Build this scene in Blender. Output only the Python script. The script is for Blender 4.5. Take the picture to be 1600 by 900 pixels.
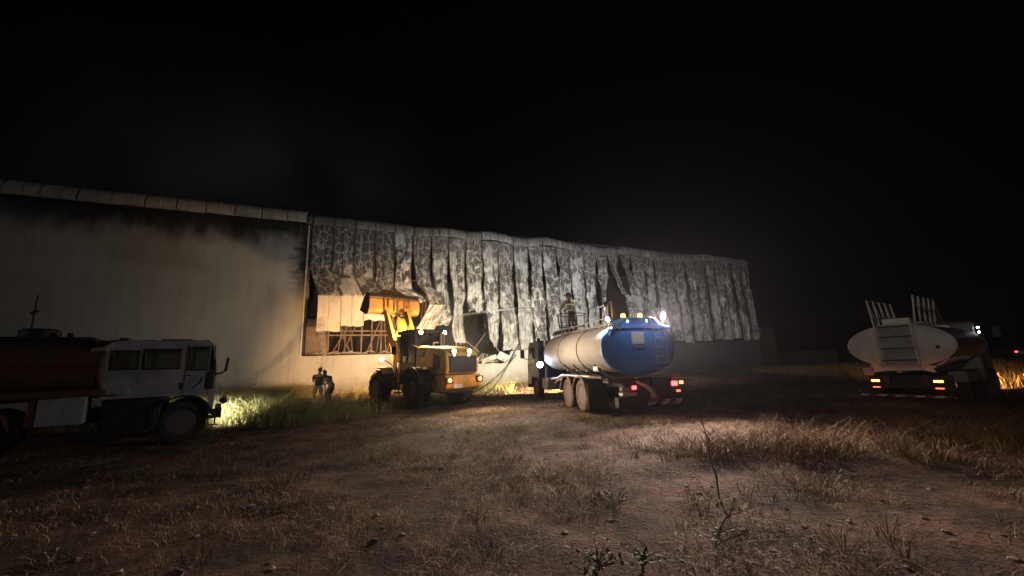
import bpy, bmesh, math, random
import numpy as np
from mathutils import Vector, Matrix, noise
random.seed(7); np.random.seed(7)
R = math.radians
for o in list(bpy.data.objects):
    bpy.data.objects.remove(o)
scene = bpy.context.scene
C = scene.collection

# ------------------------------------------------------------------ camera
EYE = 1.65
cam_data = bpy.data.cameras.new('camera'); cam = bpy.data.objects.new('camera', cam_data); C.objects.link(cam)
cam.matrix_world = Matrix.Translation((0, 0, EYE)) @ Matrix.Rotation(R(90 + 11.0), 4, 'X') @ Matrix.Rotation(R(-2.0), 4, 'Z')
cam_data.sensor_width = 36; cam_data.lens = 13.5; cam_data.clip_start = 0.05; cam_data.clip_end = 3000
scene.camera = cam

# ------------------------------------------------------------------ night sky, faint fill sun
FILL_EL, FILL_AZ = R(8), R(226)         # azimuth clockwise from +Y, behind the camera to the left
world = bpy.data.worlds.new('World'); scene.world = world; world.use_nodes = True
wn = world.node_tree.nodes; wl = world.node_tree.links
bg = wn['Background']; sky = wn.new('ShaderNodeTexSky'); sky.sky_type = 'NISHITA'; sky.sun_disc = False
sky.sun_elevation = FILL_EL; sky.sun_rotation = FILL_AZ
wl.new(sky.outputs['Color'], bg.inputs['Color']); bg.inputs['Strength'].default_value = 0.00007
sd = bpy.data.lights.new('fill_sun', 'SUN'); sun = bpy.data.objects.new('fill_sun', sd); C.objects.link(sun)
sd.energy = 0.15; sd.angle = R(0.5); sd.color = (1.0, 0.93, 0.84)  # weak sun lamp added for an unseen source behind the camera
d = Vector((math.sin(FILL_AZ) * math.cos(FILL_EL), math.cos(FILL_AZ) * math.cos(FILL_EL), math.sin(FILL_EL)))
sun.rotation_euler = d.to_track_quat('Z', 'Y').to_euler()

scene.render.engine = 'CYCLES'
scene.view_settings.view_transform = 'Standard'; scene.view_settings.look = 'None'
scene.view_settings.exposure = 0.0; scene.view_settings.gamma = 1.0; scene.view_settings.use_curve_mapping = False
cy = scene.cycles
cy.use_denoising = True
try: cy.denoiser = 'OPENIMAGEDENOISE'
except Exception: pass
cy.max_bounces = 6; cy.diffuse_bounces = 3; cy.glossy_bounces = 3; cy.transparent_max_bounces = 12; cy.volume_bounces = 0
cy.sample_clamp_indirect = 4.0
cy.use_light_tree = True
cy.volume_step_rate = 2.0

# ------------------------------------------------------------------ materials
MATS = {}
def ramp(nt, fac, stops):
    r = nt.nodes.new('ShaderNodeValToRGB'); el = r.color_ramp.elements
    while len(el) < len(stops): el.new(0.5)
    for e, (p, c) in zip(el, stops): e.position = p; e.color = (*c, 1) if len(c) == 3 else c
    nt.links.new(fac, r.inputs['Fac']); return r.outputs['Color']
def mixc(nt, fac, a, b, mode='MIX'):
    m = nt.nodes.new('ShaderNodeMix'); m.data_type = 'RGBA'; m.blend_type = mode
    for s, v in ((m.inputs[0], fac), (m.inputs[6], a), (m.inputs[7], b)):
        if hasattr(v, 'is_linked'): nt.links.new(v, s)
        elif isinstance(v, (int, float)): s.default_value = v
        else: s.default_value = (*v, 1)
    return m.outputs[2]
def math_n(nt, op, a, b=0.0, c=None, clamp=False):
    m = nt.nodes.new('ShaderNodeMath'); m.operation = op; m.use_clamp = clamp
    for s, v in zip(m.inputs, (a, b, c)):
        if v is None: continue
        if hasattr(v, 'is_linked'): nt.links.new(v, s)
        else: s.default_value = v
    return m.outputs[0]
def nz(nt, vec, scale, detail=4, rough=.6, dist=0.0):
    n = nt.nodes.new('ShaderNodeTexNoise'); n.inputs['Scale'].default_value = scale; n.inputs['Detail'].default_value = detail
    n.inputs['Roughness'].default_value = rough; n.inputs['Distortion'].default_value = dist
    nt.links.new(vec, n.inputs['Vector']); return n.outputs['Fac']
def mapping(nt, vec, scale=(1, 1, 1), loc=(0, 0, 0)):
    m = nt.nodes.new('ShaderNodeMapping'); m.inputs['Scale'].default_value = scale; m.inputs['Location'].default_value = loc
    nt.links.new(vec, m.inputs['Vector']); return m.outputs['Vector']
def base(name):
    m = bpy.data.materials.new(name); m.use_nodes = True; nt = m.node_tree
    b = nt.nodes['Principled BSDF']; tc = nt.nodes.new('ShaderNodeTexCoord')
    MATS[name] = m
    return m, nt, b, tc
def bump(nt, b, h, strength=.3, dist=.02):
    n = nt.nodes.new('ShaderNodeBump'); n.inputs['Strength'].default_value = strength; n.inputs['Distance'].default_value = dist
    nt.links.new(h, n.inputs['Height']); nt.links.new(n.outputs['Normal'], b.inputs['Normal'])
def simple(name, col, rough=.6, metal=0.0, dirt=(.16, .12, .085), dirt_amt=.5, scale=3.0, bmp=.15, spec=.5):
    """paint or metal with blotchy dust and fine relief"""
    m, nt, b, tc = base(name)
    v = tc.outputs['Object']
    n1 = nz(nt, v, scale, 6, .65); n2 = nz(nt, v, scale * 9, 4, .6)
    f = ramp(nt, n1, [(.38, (0, 0, 0)), (.72, (dirt_amt,) * 3)])
    c = mixc(nt, f, col, dirt)
    c2 = mixc(nt, ramp(nt, n2, [(.3, (0, 0, 0)), (.75, (.35,) * 3)]), c, tuple(x * .6 for x in col))
    nt.links.new(c2, b.inputs['Base Color'])
    rr = nt.nodes.new('ShaderNodeMapRange'); rr.inputs['To Min'].default_value = max(.05, rough - .12); rr.inputs['To Max'].default_value = min(1, rough + .2)
    nt.links.new(n1, rr.inputs['Value']); nt.links.new(rr.outputs[0], b.inputs['Roughness'])
    b.inputs['Metallic'].default_value = metal; b.inputs['Specular IOR Level'].default_value = spec
    if bmp: bump(nt, b, n2, bmp, .01)
    return m
def emit(name, col, strength, body=(.02, .02, .02)):
    m, nt, b, tc = base(name)
    b.inputs['Base Color'].default_value = (*body, 1)
    b.inputs['Emission Color'].default_value = (*col, 1); b.inputs['Emission Strength'].default_value = strength
    return m

M = MATS
simple('yellow_paint', (.72, .40, .06), .5, dirt=(.30, .20, .10), dirt_amt=.7)
simple('bucket_paint', (.58, .26, .055), .7, dirt=(.14, .09, .05), dirt_amt=.8, scale=2.2, bmp=.4)
simple('bucket_steel', (.16, .13, .11), .6, metal=.3, dirt=(.12, .08, .05), dirt_amt=.8)
simple('black_plastic', (.018, .018, .02), .5, dirt=(.06, .045, .035), dirt_amt=.5)
simple('chassis_black', (.014, .013, .014), .65, dirt=(.04, .028, .022), dirt_amt=.7)
simple('rubber', (.016, .015, .015), .85, dirt=(.075, .052, .038), dirt_amt=.8, scale=5, bmp=.4)
simple('dusty_rubber', (.085, .058, .042), .9, dirt=(.15, .10, .07), dirt_amt=.8, scale=4, bmp=.3)
simple('dusty_rim', (.19, .14, .105), .75, dirt=(.20, .13, .09), dirt_amt=.8)
simple('grey_rim', (.12, .11, .10), .6, dirt=(.12, .085, .06), dirt_amt=.8)
simple('white_paint', (.72, .71, .68), .42, dirt=(.26, .21, .17), dirt_amt=.55, scale=1.6)
simple('old_white_paint', (.42, .405, .385), .55, dirt=(.10, .10, .085), dirt_amt=.9, scale=1.4)
simple('shaded_tank_paint', (.20, .195, .19), .5, dirt=(.18, .15, .13), dirt_amt=.6, scale=1.2)  # white tanker's turned-away side and cab: shade put into the paint
simple('blue_paint', (.02, .235, .78), .42, dirt=(.10, .10, .13), dirt_amt=.28, scale=1.5)
simple('dark_blue_paint', (.02, .035, .11), .35, dirt=(.08, .06, .06), dirt_amt=.5)
simple('tank_cream', (.36, .345, .33), .7, dirt=(.30, .22, .16), dirt_amt=.7, scale=1.1)
simple('rust_red_paint', (.125, .052, .026), .55, dirt=(.06, .036, .026), dirt_amt=.8, scale=1.3)
simple('galvanised', (.42, .40, .38), .45, metal=.6, dirt=(.2, .15, .11), dirt_amt=.5)
simple('white_label', (.75, .74, .72), .6, dirt_amt=.2)
simple('plaster_dark', (.05, .045, .04), .9, dirt=(.02, .018, .016), dirt_amt=.9)
simple('soot_sheet', (.045, .042, .04), .8, dirt=(.015, .014, .013), dirt_amt=.9)
simple('rusty_steel', (.30, .20, .14), .7, metal=.2, dirt=(.12, .06, .035), dirt_amt=.9)
simple('brown_partition', (.26, .18, .13), .85, dirt=(.12, .08, .06), dirt_amt=.7, scale=1)
simple('hose_canvas', (.10, .085, .065), .85, dirt=(.2, .14, .1), dirt_amt=.5)
simple('skin', (.13, .07, .045), .55, dirt=(.16, .085, .055), dirt_amt=.3, scale=8, bmp=.05)
simple('hair', (.012, .010, .009), .7, dirt=(.02, .015, .012), dirt_amt=.3)
simple('dark_shirt', (.007, .007, .008), .9, dirt=(.014, .012, .011), dirt_amt=.4, scale=6)
simple('grey_shirt', (.075, .068, .06), .9, dirt=(.12, .10, .085), dirt_amt=.5, scale=6)
simple('light_shorts', (.09, .07, .055), .9, dirt=(.14, .11, .09), dirt_amt=.5, scale=6)
simple('jeans', (.03, .028, .028), .9, dirt=(.1, .075, .06), dirt_amt=.5, scale=6)
simple('turnout', (.19, .165, .085), .85, dirt=(.05, .045, .035), dirt_amt=.6, scale=6)
simple('reflective', (.85, .82, .52), .35, dirt_amt=.2)
simple('helmet_black', (.012, .012, .013), .3, dirt_amt=.2)
simple('shoe', (.02, .018, .016), .7)
simple('eye_white', (.7, .68, .65), .3, dirt_amt=0)
simple('wood_debris', (.45, .38, .30), .8, dirt=(.2, .15, .11), dirt_amt=.7)
simple('twig', (.13, .095, .06), .85, dirt=(.07, .05, .035), dirt_amt=.6, scale=10)
simple('weed_leaf', (.075, .095, .035), .7, dirt=(.12, .10, .04), dirt_amt=.6, scale=10)
m, nt, b, tc = base('glass'); b.inputs['Base Color'].default_value = (.75, .78, .76, 1); b.inputs['Roughness'].default_value = .06
b.inputs['IOR'].default_value = 1.45
tr = nt.nodes.new('ShaderNodeBsdfTransparent'); tr.inputs[0].default_value = (.62, .64, .62, 1)
gl = nt.nodes.new('ShaderNodeBsdfGlossy'); gl.inputs['Roughness'].default_value = .08; gl.inputs['Color'].default_value = (.8, .8, .8, 1)
fr = nt.nodes.new('ShaderNodeFresnel'); fr.inputs[0].default_value = 1.5
dd = nt.nodes.new('ShaderNodeBsdfDiffuse'); dd.inputs[0].default_value = (.3, .27, .23, 1)
mx0 = nt.nodes.new('ShaderNodeMixShader'); mx0.inputs[0].default_value = .12
nt.links.new(tr.outputs[0], mx0.inputs[1]); nt.links.new(dd.outputs[0], mx0.inputs[2])
mx = nt.nodes.new('ShaderNodeMixShader'); nt.links.new(fr.outputs[0], mx.inputs[0]); nt.links.new(mx0.outputs[0], mx.inputs[1]); nt.links.new(gl.outputs[0], mx.inputs[2])
nt.links.new(mx.outputs[0], nt.nodes['Material Output'].inputs['Surface'])
simple('dark_glass', (.012, .012, .013), .12, dirt=(.05, .04, .035), dirt_amt=.4, bmp=0)
emit('warm_lamp', (1.0, .62, .26), 60)
emit('white_lamp', (.86, .92, 1.0), 60)
emit('small_white', (.9, .95, 1.0), 25)
emit('amber_lamp', (1.0, .36, .06), 14)
emit('red_lamp', (1.0, .05, .05), 9)
emit('orange_tail', (1.0, .22, .05), 12)
emit('yellow_lamp', (1.0, .9, .55), 40)
emit('dim_red', (1.0, .12, .05), 3)
simple('dead_lens', (.35, .33, .3), .15, dirt_amt=.3)
# striped bumper
m, nt, b, tc = base('striped_bumper')
w = nt.nodes.new('ShaderNodeTexWave'); w.wave_type = 'BANDS'; w.bands_direction = 'DIAGONAL'; w.inputs['Scale'].default_value = 1.5; w.wave_profile = 'SAW'
nt.links.new(mapping(nt, tc.outputs['Object'], (1, 0, -1)), w.inputs['Vector'])
n1 = nz(nt, tc.outputs['Object'], 6, 5)
s = ramp(nt, w.outputs['Fac'], [(.48, (.10, .015, .015)), (.52, (.55, .53, .51))])
nt.links.new(mixc(nt, ramp(nt, n1, [(.4, (0, 0, 0)), (.7, (.8,) * 3)]), s, (.14, .10, .08)), b.inputs['Base Color']); b.inputs['Roughness'].default_value = .5

# plaster wall with soot running down from the eave
m, nt, b, tc = base('sooty_shaded_plaster')
v = tc.outputs['Object']; sep = nt.nodes.new('ShaderNodeSeparateXYZ'); nt.links.new(v, sep.inputs[0])
big = nz(nt, v, .35, 5, .6); mid = nz(nt, mapping(nt, v, (1, 1, .55)), 1.3, 6, .65); fine = nz(nt, v, 14, 4)
col = mixc(nt, ramp(nt, big, [(.35, (0, 0, 0)), (.7, (1, 1, 1))]), (.46, .45, .42), (.36, .35, .33))
# eave soot: z above about 10.6 with ragged edge
e1 = math_n(nt, 'ADD', sep.outputs[2], math_n(nt, 'MULTIPLY', math_n(nt, 'SUBTRACT', mid, .5), 2.4))
e1 = math_n(nt, 'ADD', e1, math_n(nt, 'MULTIPLY', math_n(nt, 'SUBTRACT', big, .5), 1.6))
soot = nt.nodes.new('ShaderNodeMapRange'); soot.interpolation_type = 'SMOOTHSTEP'; soot.inputs['From Min'].default_value = 9.5; soot.inputs['From Max'].default_value = 11.5
nt.links.new(e1, soot.inputs['Value'])
# soot next to the opening (local x near -0.6, upper half)
e2 = math_n(nt, 'ADD', sep.outputs[0], math_n(nt, 'MULTIPLY', math_n(nt, 'SUBTRACT', nz(nt, mapping(nt, v, (.6, 1, 1.6)), 1.6, 6, .7), .5), 2.4))
s2 = nt.nodes.new('ShaderNodeMapRange'); s2.interpolation_type = 'SMOOTHSTEP'; s2.inputs['From Min'].default_value = -1.9; s2.inputs['From Max'].default_value = -.6
nt.links.new(e2, s2.inputs['Value'])
zg = nt.nodes.new('ShaderNodeMapRange'); zg.interpolation_type = 'SMOOTHSTEP'; zg.inputs['From Min'].default_value = 5.5; zg.inputs['From Max'].default_value = 8.5; nt.links.new(sep.outputs[2], zg.inputs['Value'])
xg = math_n(nt, 'LESS_THAN', sep.outputs[0], -.4)
s2o = math_n(nt, 'MULTIPLY', math_n(nt, 'MULTIPLY', s2.outputs[0], zg.outputs[0]), xg)
allsoot = math_n(nt, 'MAXIMUM', soot.outputs[0], s2o)
# damp and splashed mud near the ground
g = nt.nodes.new('ShaderNodeMapRange'); g.inputs['From Min'].default_value = 1.1; g.inputs['From Max'].default_value = .1
nt.links.new(math_n(nt, 'ADD', sep.outputs[2], math_n(nt, 'MULTIPLY', math_n(nt, 'SUBTRACT', mid, .5), 1.8)), g.inputs['Value'])
col = mixc(nt, math_n(nt, 'MULTIPLY', g.outputs[0], .75), col, (.20, .15, .11))
stain = ramp(nt, nz(nt, mapping(nt, v, (1.6, 1, .18)), 1.4, 6, .7), [(.46, (0, 0, 0)), (.7, (.5,) * 3)])
col = mixc(nt, stain, col, (.27, .25, .22))
right_shade = nt.nodes.new('ShaderNodeMapRange'); right_shade.interpolation_type = 'SMOOTHSTEP'; right_shade.inputs['From Min'].default_value = 26; right_shade.inputs['From Max'].default_value = 33
nt.links.new(math_n(nt, 'ADD', sep.outputs[0], math_n(nt, 'MULTIPLY', math_n(nt, 'SUBTRACT', mid, .5), 5)), right_shade.inputs['Value'])
col = mixc(nt, math_n(nt, 'MULTIPLY', right_shade.outputs[0], .93), col, (.035, .033, .031))  # right end of the base darkened: the truck's shade put into the colour
col = mixc(nt, allsoot, col, (.012, .011, .010))
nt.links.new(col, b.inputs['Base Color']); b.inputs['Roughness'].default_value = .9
bump(nt, b, fine, .25, .02)

# burnt coated steel: blistered grey islands split by pale cracks, pale flaked areas, vertical runs
def burnt(name, pale, grey, amount):
    m, nt, b, tc = base(name)
    uv = tc.outputs['UV']; sp_ = nt.nodes.new('ShaderNodeSeparateXYZ'); nt.links.new(uv, sp_.inputs[0])
    def warped(amp, sc):
        w_ = nt.nodes.new('ShaderNodeTexNoise'); w_.inputs['Scale'].default_value = sc; w_.inputs['Detail'].default_value = 5; w_.inputs['Roughness'].default_value = .65; nt.links.new(uv, w_.inputs['Vector'])
        v_ = nt.nodes.new('ShaderNodeVectorMath'); v_.operation = 'MULTIPLY_ADD'; nt.links.new(w_.outputs['Color'], v_.inputs[0]); v_.inputs[1].default_value = (amp, amp * 1.3, 0); nt.links.new(uv, v_.inputs[2]); return v_.outputs[0]
    def vor(vec, feature, scale):
        n = nt.nodes.new('ShaderNodeTexVoronoi'); n.feature = feature; n.inputs['Scale'].default_value = scale; n.voronoi_dimensions = '2D'
        nt.links.new(vec, n.inputs['Vector']); return n
    vm = mapping(nt, warped(.6, 2.2), (1.0, .72, 1))
    ed = vor(vm, 'DISTANCE_TO_EDGE', 2.0).outputs['Distance']; cell = vor(vm, 'F1', 2.0).outputs['Color']
    ed2 = vor(mapping(nt, warped(.5, 2.2), (1, .55, 1)), 'DISTANCE_TO_EDGE', 4.6).outputs['Distance']
    region = nz(nt, mapping(nt, uv, (.45, .30, 1)), 1.0, 5, .62)
    fine = nz(nt, mapping(nt, uv, (2.6, 2.0, 1)), 2.2, 8, .70)
    blot = nz(nt, mapping(nt, uv, (1.2, .8, 1)), 1.6, 7, .7)
    streak = nz(nt, mapping(nt, uv, (5, .22, 1)), 1.6, 6, .7)
    sepc = nt.nodes.new('ShaderNodeSeparateColor'); nt.links.new(cell, sepc.inputs[0])
    down = nt.nodes.new('ShaderNodeMapRange'); down.inputs['From Min'].default_value = 0; down.inputs['From Max'].default_value = 7.5; down.inputs['To Min'].default_value = .07; down.inputs['To Max'].default_value = -.26
    nt.links.new(sp_.outputs[1], down.inputs['Value'])
    keep = math_n(nt, 'ADD', math_n(nt, 'ADD', math_n(nt, 'MULTIPLY', sepc.outputs[0], .30), region), math_n(nt, 'ADD', down.outputs[0], math_n(nt, 'MULTIPLY', math_n(nt, 'SUBTRACT', fine, .5), .35)))
    oi = nt.nodes.new('ShaderNodeObjectInfo'); keep = math_n(nt, 'ADD', keep, math_n(nt, 'MULTIPLY', math_n(nt, 'SUBTRACT', oi.outputs['Random'], .5), .22))
    isl = ramp(nt, keep, [(amount - .03, (0, 0, 0)), (amount + .01, (1, 1, 1))])
    edn = math_n(nt, 'ADD', ed, math_n(nt, 'MULTIPLY', math_n(nt, 'SUBTRACT', blot, .5), .09))
    inner = ramp(nt, edn, [(.03, (0, 0, 0)), (.075, (1, 1, 1))])
    mask = math_n(nt, 'MULTIPLY', isl, inner)
    pc = mixc(nt, ramp(nt, streak, [(.46, (0, 0, 0)), (.66, (.62,) * 3)]), pale, tuple(x * .36 for x in pale))
    pc = mixc(nt, ramp(nt, fine, [(.54, (0, 0, 0)), (.72, (.5,) * 3)]), pc, tuple(x * .36 for x in pale))
    small = math_n(nt, 'MULTIPLY', ramp(nt, ed2, [(.02, (1, 1, 1)), (.10, (0, 0, 0))]), ramp(nt, blot, [(.42, (0, 0, 0)), (.58, (.62,) * 3)]))
    pc = mixc(nt, small, pc, tuple(x * .35 for x in grey))
    gc = mixc(nt, ramp(nt, fine, [(.35, (0, 0, 0)), (.65, (1, 1, 1))]), grey, tuple(x * .50 for x in grey))
    gc = mixc(nt, ramp(nt, blot, [(.55, (0, 0, 0)), (.75, (.6,) * 3)]), gc, tuple(x * .5 for x in pale))
    c = mixc(nt, mask, pc, gc)
    slit = ramp(nt, nz(nt, mapping(nt, uv, (7, .42, 1), (1.7, .3, 0)), 1.0, 3, .5), [(.615, (0, 0, 0)), (.655, (.92,) * 3)])
    c = mixc(nt, slit, c, (.02, .019, .018))
    c = mixc(nt, ramp(nt, nz(nt, mapping(nt, uv, (9, .3, 1), (5, 2, 0)), 1.0, 3, .5), [(.62, (0, 0, 0)), (.66, (.6,) * 3)]), c, (.62, .61, .58))
    top_ = nt.nodes.new('ShaderNodeMapRange'); top_.inputs['From Min'].default_value = 2.4; top_.inputs['From Max'].default_value = .2; nt.links.new(math_n(nt, 'ADD', sp_.outputs[1], math_n(nt, 'MULTIPLY', math_n(nt, 'SUBTRACT', blot, .5), 4.0)), top_.inputs['Value'])
    c = mixc(nt, math_n(nt, 'MULTIPLY', top_.outputs[0], .30), c, (.035, .032, .030))
    ac = nt.nodes.new('ShaderNodeAttribute'); ac.attribute_name = 'across'
    seam = ramp(nt, math_n(nt, 'ADD', ac.outputs['Fac'], math_n(nt, 'MULTIPLY', math_n(nt, 'SUBTRACT', nz(nt, mapping(nt, uv, (1.5, .5, 1)), 1.3, 6, .65), .5), 1.0)), [(.80, (0, 0, 0)), (1.0, (.85,) * 3)])
    c = mixc(nt, seam, c, (.045, .042, .040))
    hole = ramp(nt, nz(nt, mapping(nt, uv, (1.1, .5, 1), (3.3, 8.1, 0)), 1.5, 6, .68), [(.65, (0, 0, 0)), (.72, (.85,) * 3)])
    c = mixc(nt, hole, c, (.014, .013, .013))
    c = mixc(nt, math_n(nt, 'MULTIPLY', math_n(nt, 'FRACT', math_n(nt, 'MULTIPLY', oi.outputs['Random'], 7.3)), .45), c, (.07, .066, .062))
    nt.links.new(c, b.inputs['Base Color']); b.inputs['Roughness'].default_value = .62; b.inputs['Metallic'].default_value = .1
    bump(nt, b, math_n(nt, 'ADD', math_n(nt, 'MULTIPLY', mask, .5), math_n(nt, 'MULTIPLY', fine, 1.3)), .6, .035)
    return m
burnt('burnt_cladding', (.58, .57, .54), (.15, .14, .132), .56)
burnt('burnt_fascia', (.19, .186, .18), (.11, .105, .10), .62)
m, nt, b, tc = base('pale_cladding')
uv = tc.outputs['UV']; n1 = nz(nt, mapping(nt, uv, (1, .4, 1)), 1.2, 6); n2 = nz(nt, uv, 20, 4)
nt.links.new(mixc(nt, ramp(nt, n1, [(.45, (0, 0, 0)), (.75, (.7,) * 3)]), (.66, .60, .52), (.38, .31, .25)), b.inputs['Base Color']); b.inputs['Roughness'].default_value = .5
bump(nt, b, n2, .1, .01)
simple('clean_fascia', (.42, .38, .335), .55, dirt=(.22, .19, .16), dirt_amt=.75, scale=.9)

# ground: red brown dirt with paler dust, trampled straw and damp patches
m, nt, b, tc = base('dirt')
v = tc.outputs['Object']
n1 = nz(nt, v, .22, 6, .6); n2 = nz(nt, v, 1.4, 7, .68); n3 = nz(nt, v, 11, 6, .7); n4 = nz(nt, mapping(nt, v, (1, .5, 1)), 38, 3, .6)
c = mixc(nt, ramp(nt, n1, [(.35, (0, 0, 0)), (.68, (1, 1, 1))]), (.115, .060, .038), (.215, .120, .080))
c = mixc(nt, ramp(nt, n2, [(.42, (.95,) * 3), (.60, (0, 0, 0))]), c, (.036, .024, .016))
c = mixc(nt, ramp(nt, n3, [(.35, (.75,) * 3), (.52, (0, 0, 0))]), c, (.040, .028, .020))
c = mixc(nt, ramp(nt, n4, [(.60, (0, 0, 0)), (.72, (.6,) * 3)]), c, (.26, .20, .14))
nt.links.new(c, b.inputs['Base Color']); b.inputs['Roughness'].default_value = .95; b.inputs['Specular IOR Level'].default_value = .2
bump(nt, b, math_n(nt, 'ADD', math_n(nt, 'MULTIPLY', n2, 1.0), math_n(nt, 'ADD', math_n(nt, 'MULTIPLY', n3, .45), math_n(nt, 'MULTIPLY', n4, .12))), 1.0, .2)

def grass_mat(name, dry, green):
    m, nt, b, tc = base(name)
    at = nt.nodes.new('ShaderNodeAttribute'); at.attribute_name = 'tint'
    c = mixc(nt, at.outputs['Fac'], dry, green)
    nt.links.new(c, b.inputs['Base Color']); b.inputs['Roughness'].default_value = .7; b.inputs['Specular IOR Level'].default_value = .25
    return m
grass_mat('tall_grass', (.48, .42, .19), (.15, .18, .05))
grass_mat('dry_grass', (.27, .165, .08), (.095, .062, .032))
grass_mat('straw', (.42, .31, .19), (.12, .085, .055))
m, nt, b, tc = base('water_spray')
uv = tc.outputs['UV']
nn = nz(nt, mapping(nt, tc.outputs['Object'], (2, 2, 2)), 3, 5)
tr = nt.nodes.new('ShaderNodeBsdfTransparent'); df = nt.nodes.new('ShaderNodeBsdfTranslucent'); df.inputs[0].default_value = (.9, .9, .9, 1)
d2 = nt.nodes.new('ShaderNodeBsdfDiffuse'); d2.inputs[0].default_value = (.9, .9, .9, 1)
ms = nt.nodes.new('ShaderNodeMixShader'); ms.inputs[0].default_value = .5; nt.links.new(df.outputs[0], ms.inputs[1]); nt.links.new(d2.outputs[0], ms.inputs[2])
mm = nt.nodes.new('ShaderNodeMixShader'); nt.links.new(ramp(nt, nn, [(.3, (.06,) * 3), (.7, (.38,) * 3)]), mm.inputs[0])
nt.links.new(tr.outputs[0], mm.inputs[1]); nt.links.new(ms.outputs[0], mm.inputs[2])
nt.links.new(mm.outputs[0], nt.nodes['Material Output'].inputs['Surface'])

# ------------------------------------------------------------------ mesh helpers
class MB:
    def __init__(s): s.bm = bmesh.new(); s.mi = 0
    def _tag(s, n0):
        s.bm.faces.ensure_lookup_table()
        for f in s.bm.faces[n0:]: f.material_index = s.mi
    def box(s, c, size, rot=None):
        n0 = len(s.bm.faces)
        mat = Matrix.Translation(c)
        if rot is not None: mat = mat @ rot.to_4x4()
        r = bmesh.ops.create_cube(s.bm, size=1, matrix=mat @ Matrix.Diagonal((*size, 1)))
        s._tag(n0); return r['verts']
    def box2(s, a, b2): return s.box([(x + y) / 2 for x, y in zip(a, b2)], [abs(y - x) for x, y in zip(a, b2)])
    def cyl(s, p0, p1, r0, r1=None, seg=16, caps=True):
        n0 = len(s.bm.faces); p0 = Vector(p0); p1 = Vector(p1); dv = p1 - p0
        q = dv.to_track_quat('Z', 'Y').to_matrix().to_4x4()
        bmesh.ops.create_cone(s.bm, cap_ends=caps, segments=seg, radius1=r0, radius2=r0 if r1 is None else r1, depth=dv.length, matrix=Matrix.Translation((p0 + p1) / 2) @ q)
        s._tag(n0)
    def tube(s, pts, r, seg=8):
        n0 = len(s.bm.faces); pts = [Vector(p) for p in pts]; rings = []
        n = len(pts); up = None
        for i, p in enumerate(pts):
            t = (pts[min(i + 1, n - 1)] - pts[max(i - 1, 0)]).normalized()
            if up is None: up = Vector((0, 0, 1)) if abs(t.z) < .9 else Vector((1, 0, 0))
            a = t.cross(up).normalized(); bb = a.cross(t).normalized(); up = bb
            rr = r[i] if hasattr(r, '__len__') else r
            rings.append([s.bm.verts.new(p + (a * math.cos(2 * math.pi * k / seg) + bb * math.sin(2 * math.pi * k / seg)) * rr) for k in range(seg)])
        for i in range(n - 1):
            for k in range(seg):
                s.bm.faces.new((rings[i][k], rings[i][(k + 1) % seg], rings[i + 1][(k + 1) % seg], rings[i + 1][k]))
        try: s.bm.faces.new(rings[0][::-1]); s.bm.faces.new(rings[-1])
        except Exception: pass
        s._tag(n0)
    def lathe(s, prof, c, axis='X', seg=32):
        """prof: list of (radius, along)"""
        n0 = len(s.bm.faces); rings = []
        for r, a in prof:
            ring = []
            for k in range(seg):
                t = 2 * math.pi * k / seg; u, w = r * math.cos(t), r * math.sin(t)
                p = (a, u, w) if axis == 'X' else ((w, a, u) if axis == 'Y' else (u, w, a))
                ring.append(s.bm.verts.new(Vector(c) + Vector(p)))
            rings.append(ring)
        for i in range(len(prof) - 1):
            for k in range(seg):
                s.bm.faces.new((rings[i][k], rings[i][(k + 1) % seg], rings[i + 1][(k + 1) % seg], rings[i + 1][k]))
        for rg, rev in ((rings[0], True), (rings[-1], False)):
            if prof[0 if rev else -1][0] > 1e-4:
                s.bm.faces.new(rg[::-1] if rev else rg)
        s._tag(n0)
    def prism(s, poly, a, b2, axis='X'):
        """poly in the two other axes, extruded from a to b2"""
        n0 = len(s.bm.faces)
        def P(u, w, t): return (t, u, w) if axis == 'X' else ((u, t, w) if axis == 'Y' else (u, w, t))
        v0 = [s.bm.verts.new(P(u, w, a)) for u, w in poly]; v1 = [s.bm.verts.new(P(u, w, b2)) for u, w in poly]
        s.bm.faces.new(v0); s.bm.faces.new(v1[::-1])
        n = len(poly)
        for i in range(n): s.bm.faces.new((v0[i], v1[i], v1[(i + 1) % n], v0[(i + 1) % n]))
        s._tag(n0)
    def poly(s, pts):
        n0 = len(s.bm.faces); s.bm.faces.new([s.bm.verts.new(p) for p in pts]); s._tag(n0)
    def ellipsoid(s, c, r, seg=16, rings=10):
        n0 = len(s.bm.faces)
        bmesh.ops.create_uvsphere(s.bm, u_segments=seg, v_segments=rings, radius=1, matrix=Matrix.Translation(c) @ Matrix.Diagonal((*r, 1)))
        s._tag(n0)
    def build(s, name, mats, parent=None, bevel=0, smooth=40, label=None):
        bmesh.ops.recalc_face_normals(s.bm, faces=s.bm.faces)
        me = bpy.data.meshes.new(name); s.bm.to_mesh(me); s.bm.free()
        for mt in (mats if isinstance(mats, (list, tuple)) else [mats]): me.materials.append(MATS[mt])
        return link(name, me, parent, bevel, smooth, label)
def link(name, me, parent=None, bevel=0, smooth=40, label=None):
    if smooth:
        me.shade_smooth()
        try: me.set_sharp_from_angle(angle=R(smooth))
        except Exception: pass
    o = bpy.data.objects.new(name, me); C.objects.link(o)
    if parent: o.parent = parent
    if bevel:
        bv = o.modifiers.new('bevel', 'BEVEL'); bv.width = bevel; bv.segments = 2; bv.limit_method = 'ANGLE'; bv.angle_limit = R(40)
    if label: o['label'] = label
    return o
def tag(o, label, cat, group=None, kind=None):
    o['label'] = label; o['category'] = cat
    if group: o['group'] = group
    if kind: o['kind'] = kind
    return o
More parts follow.
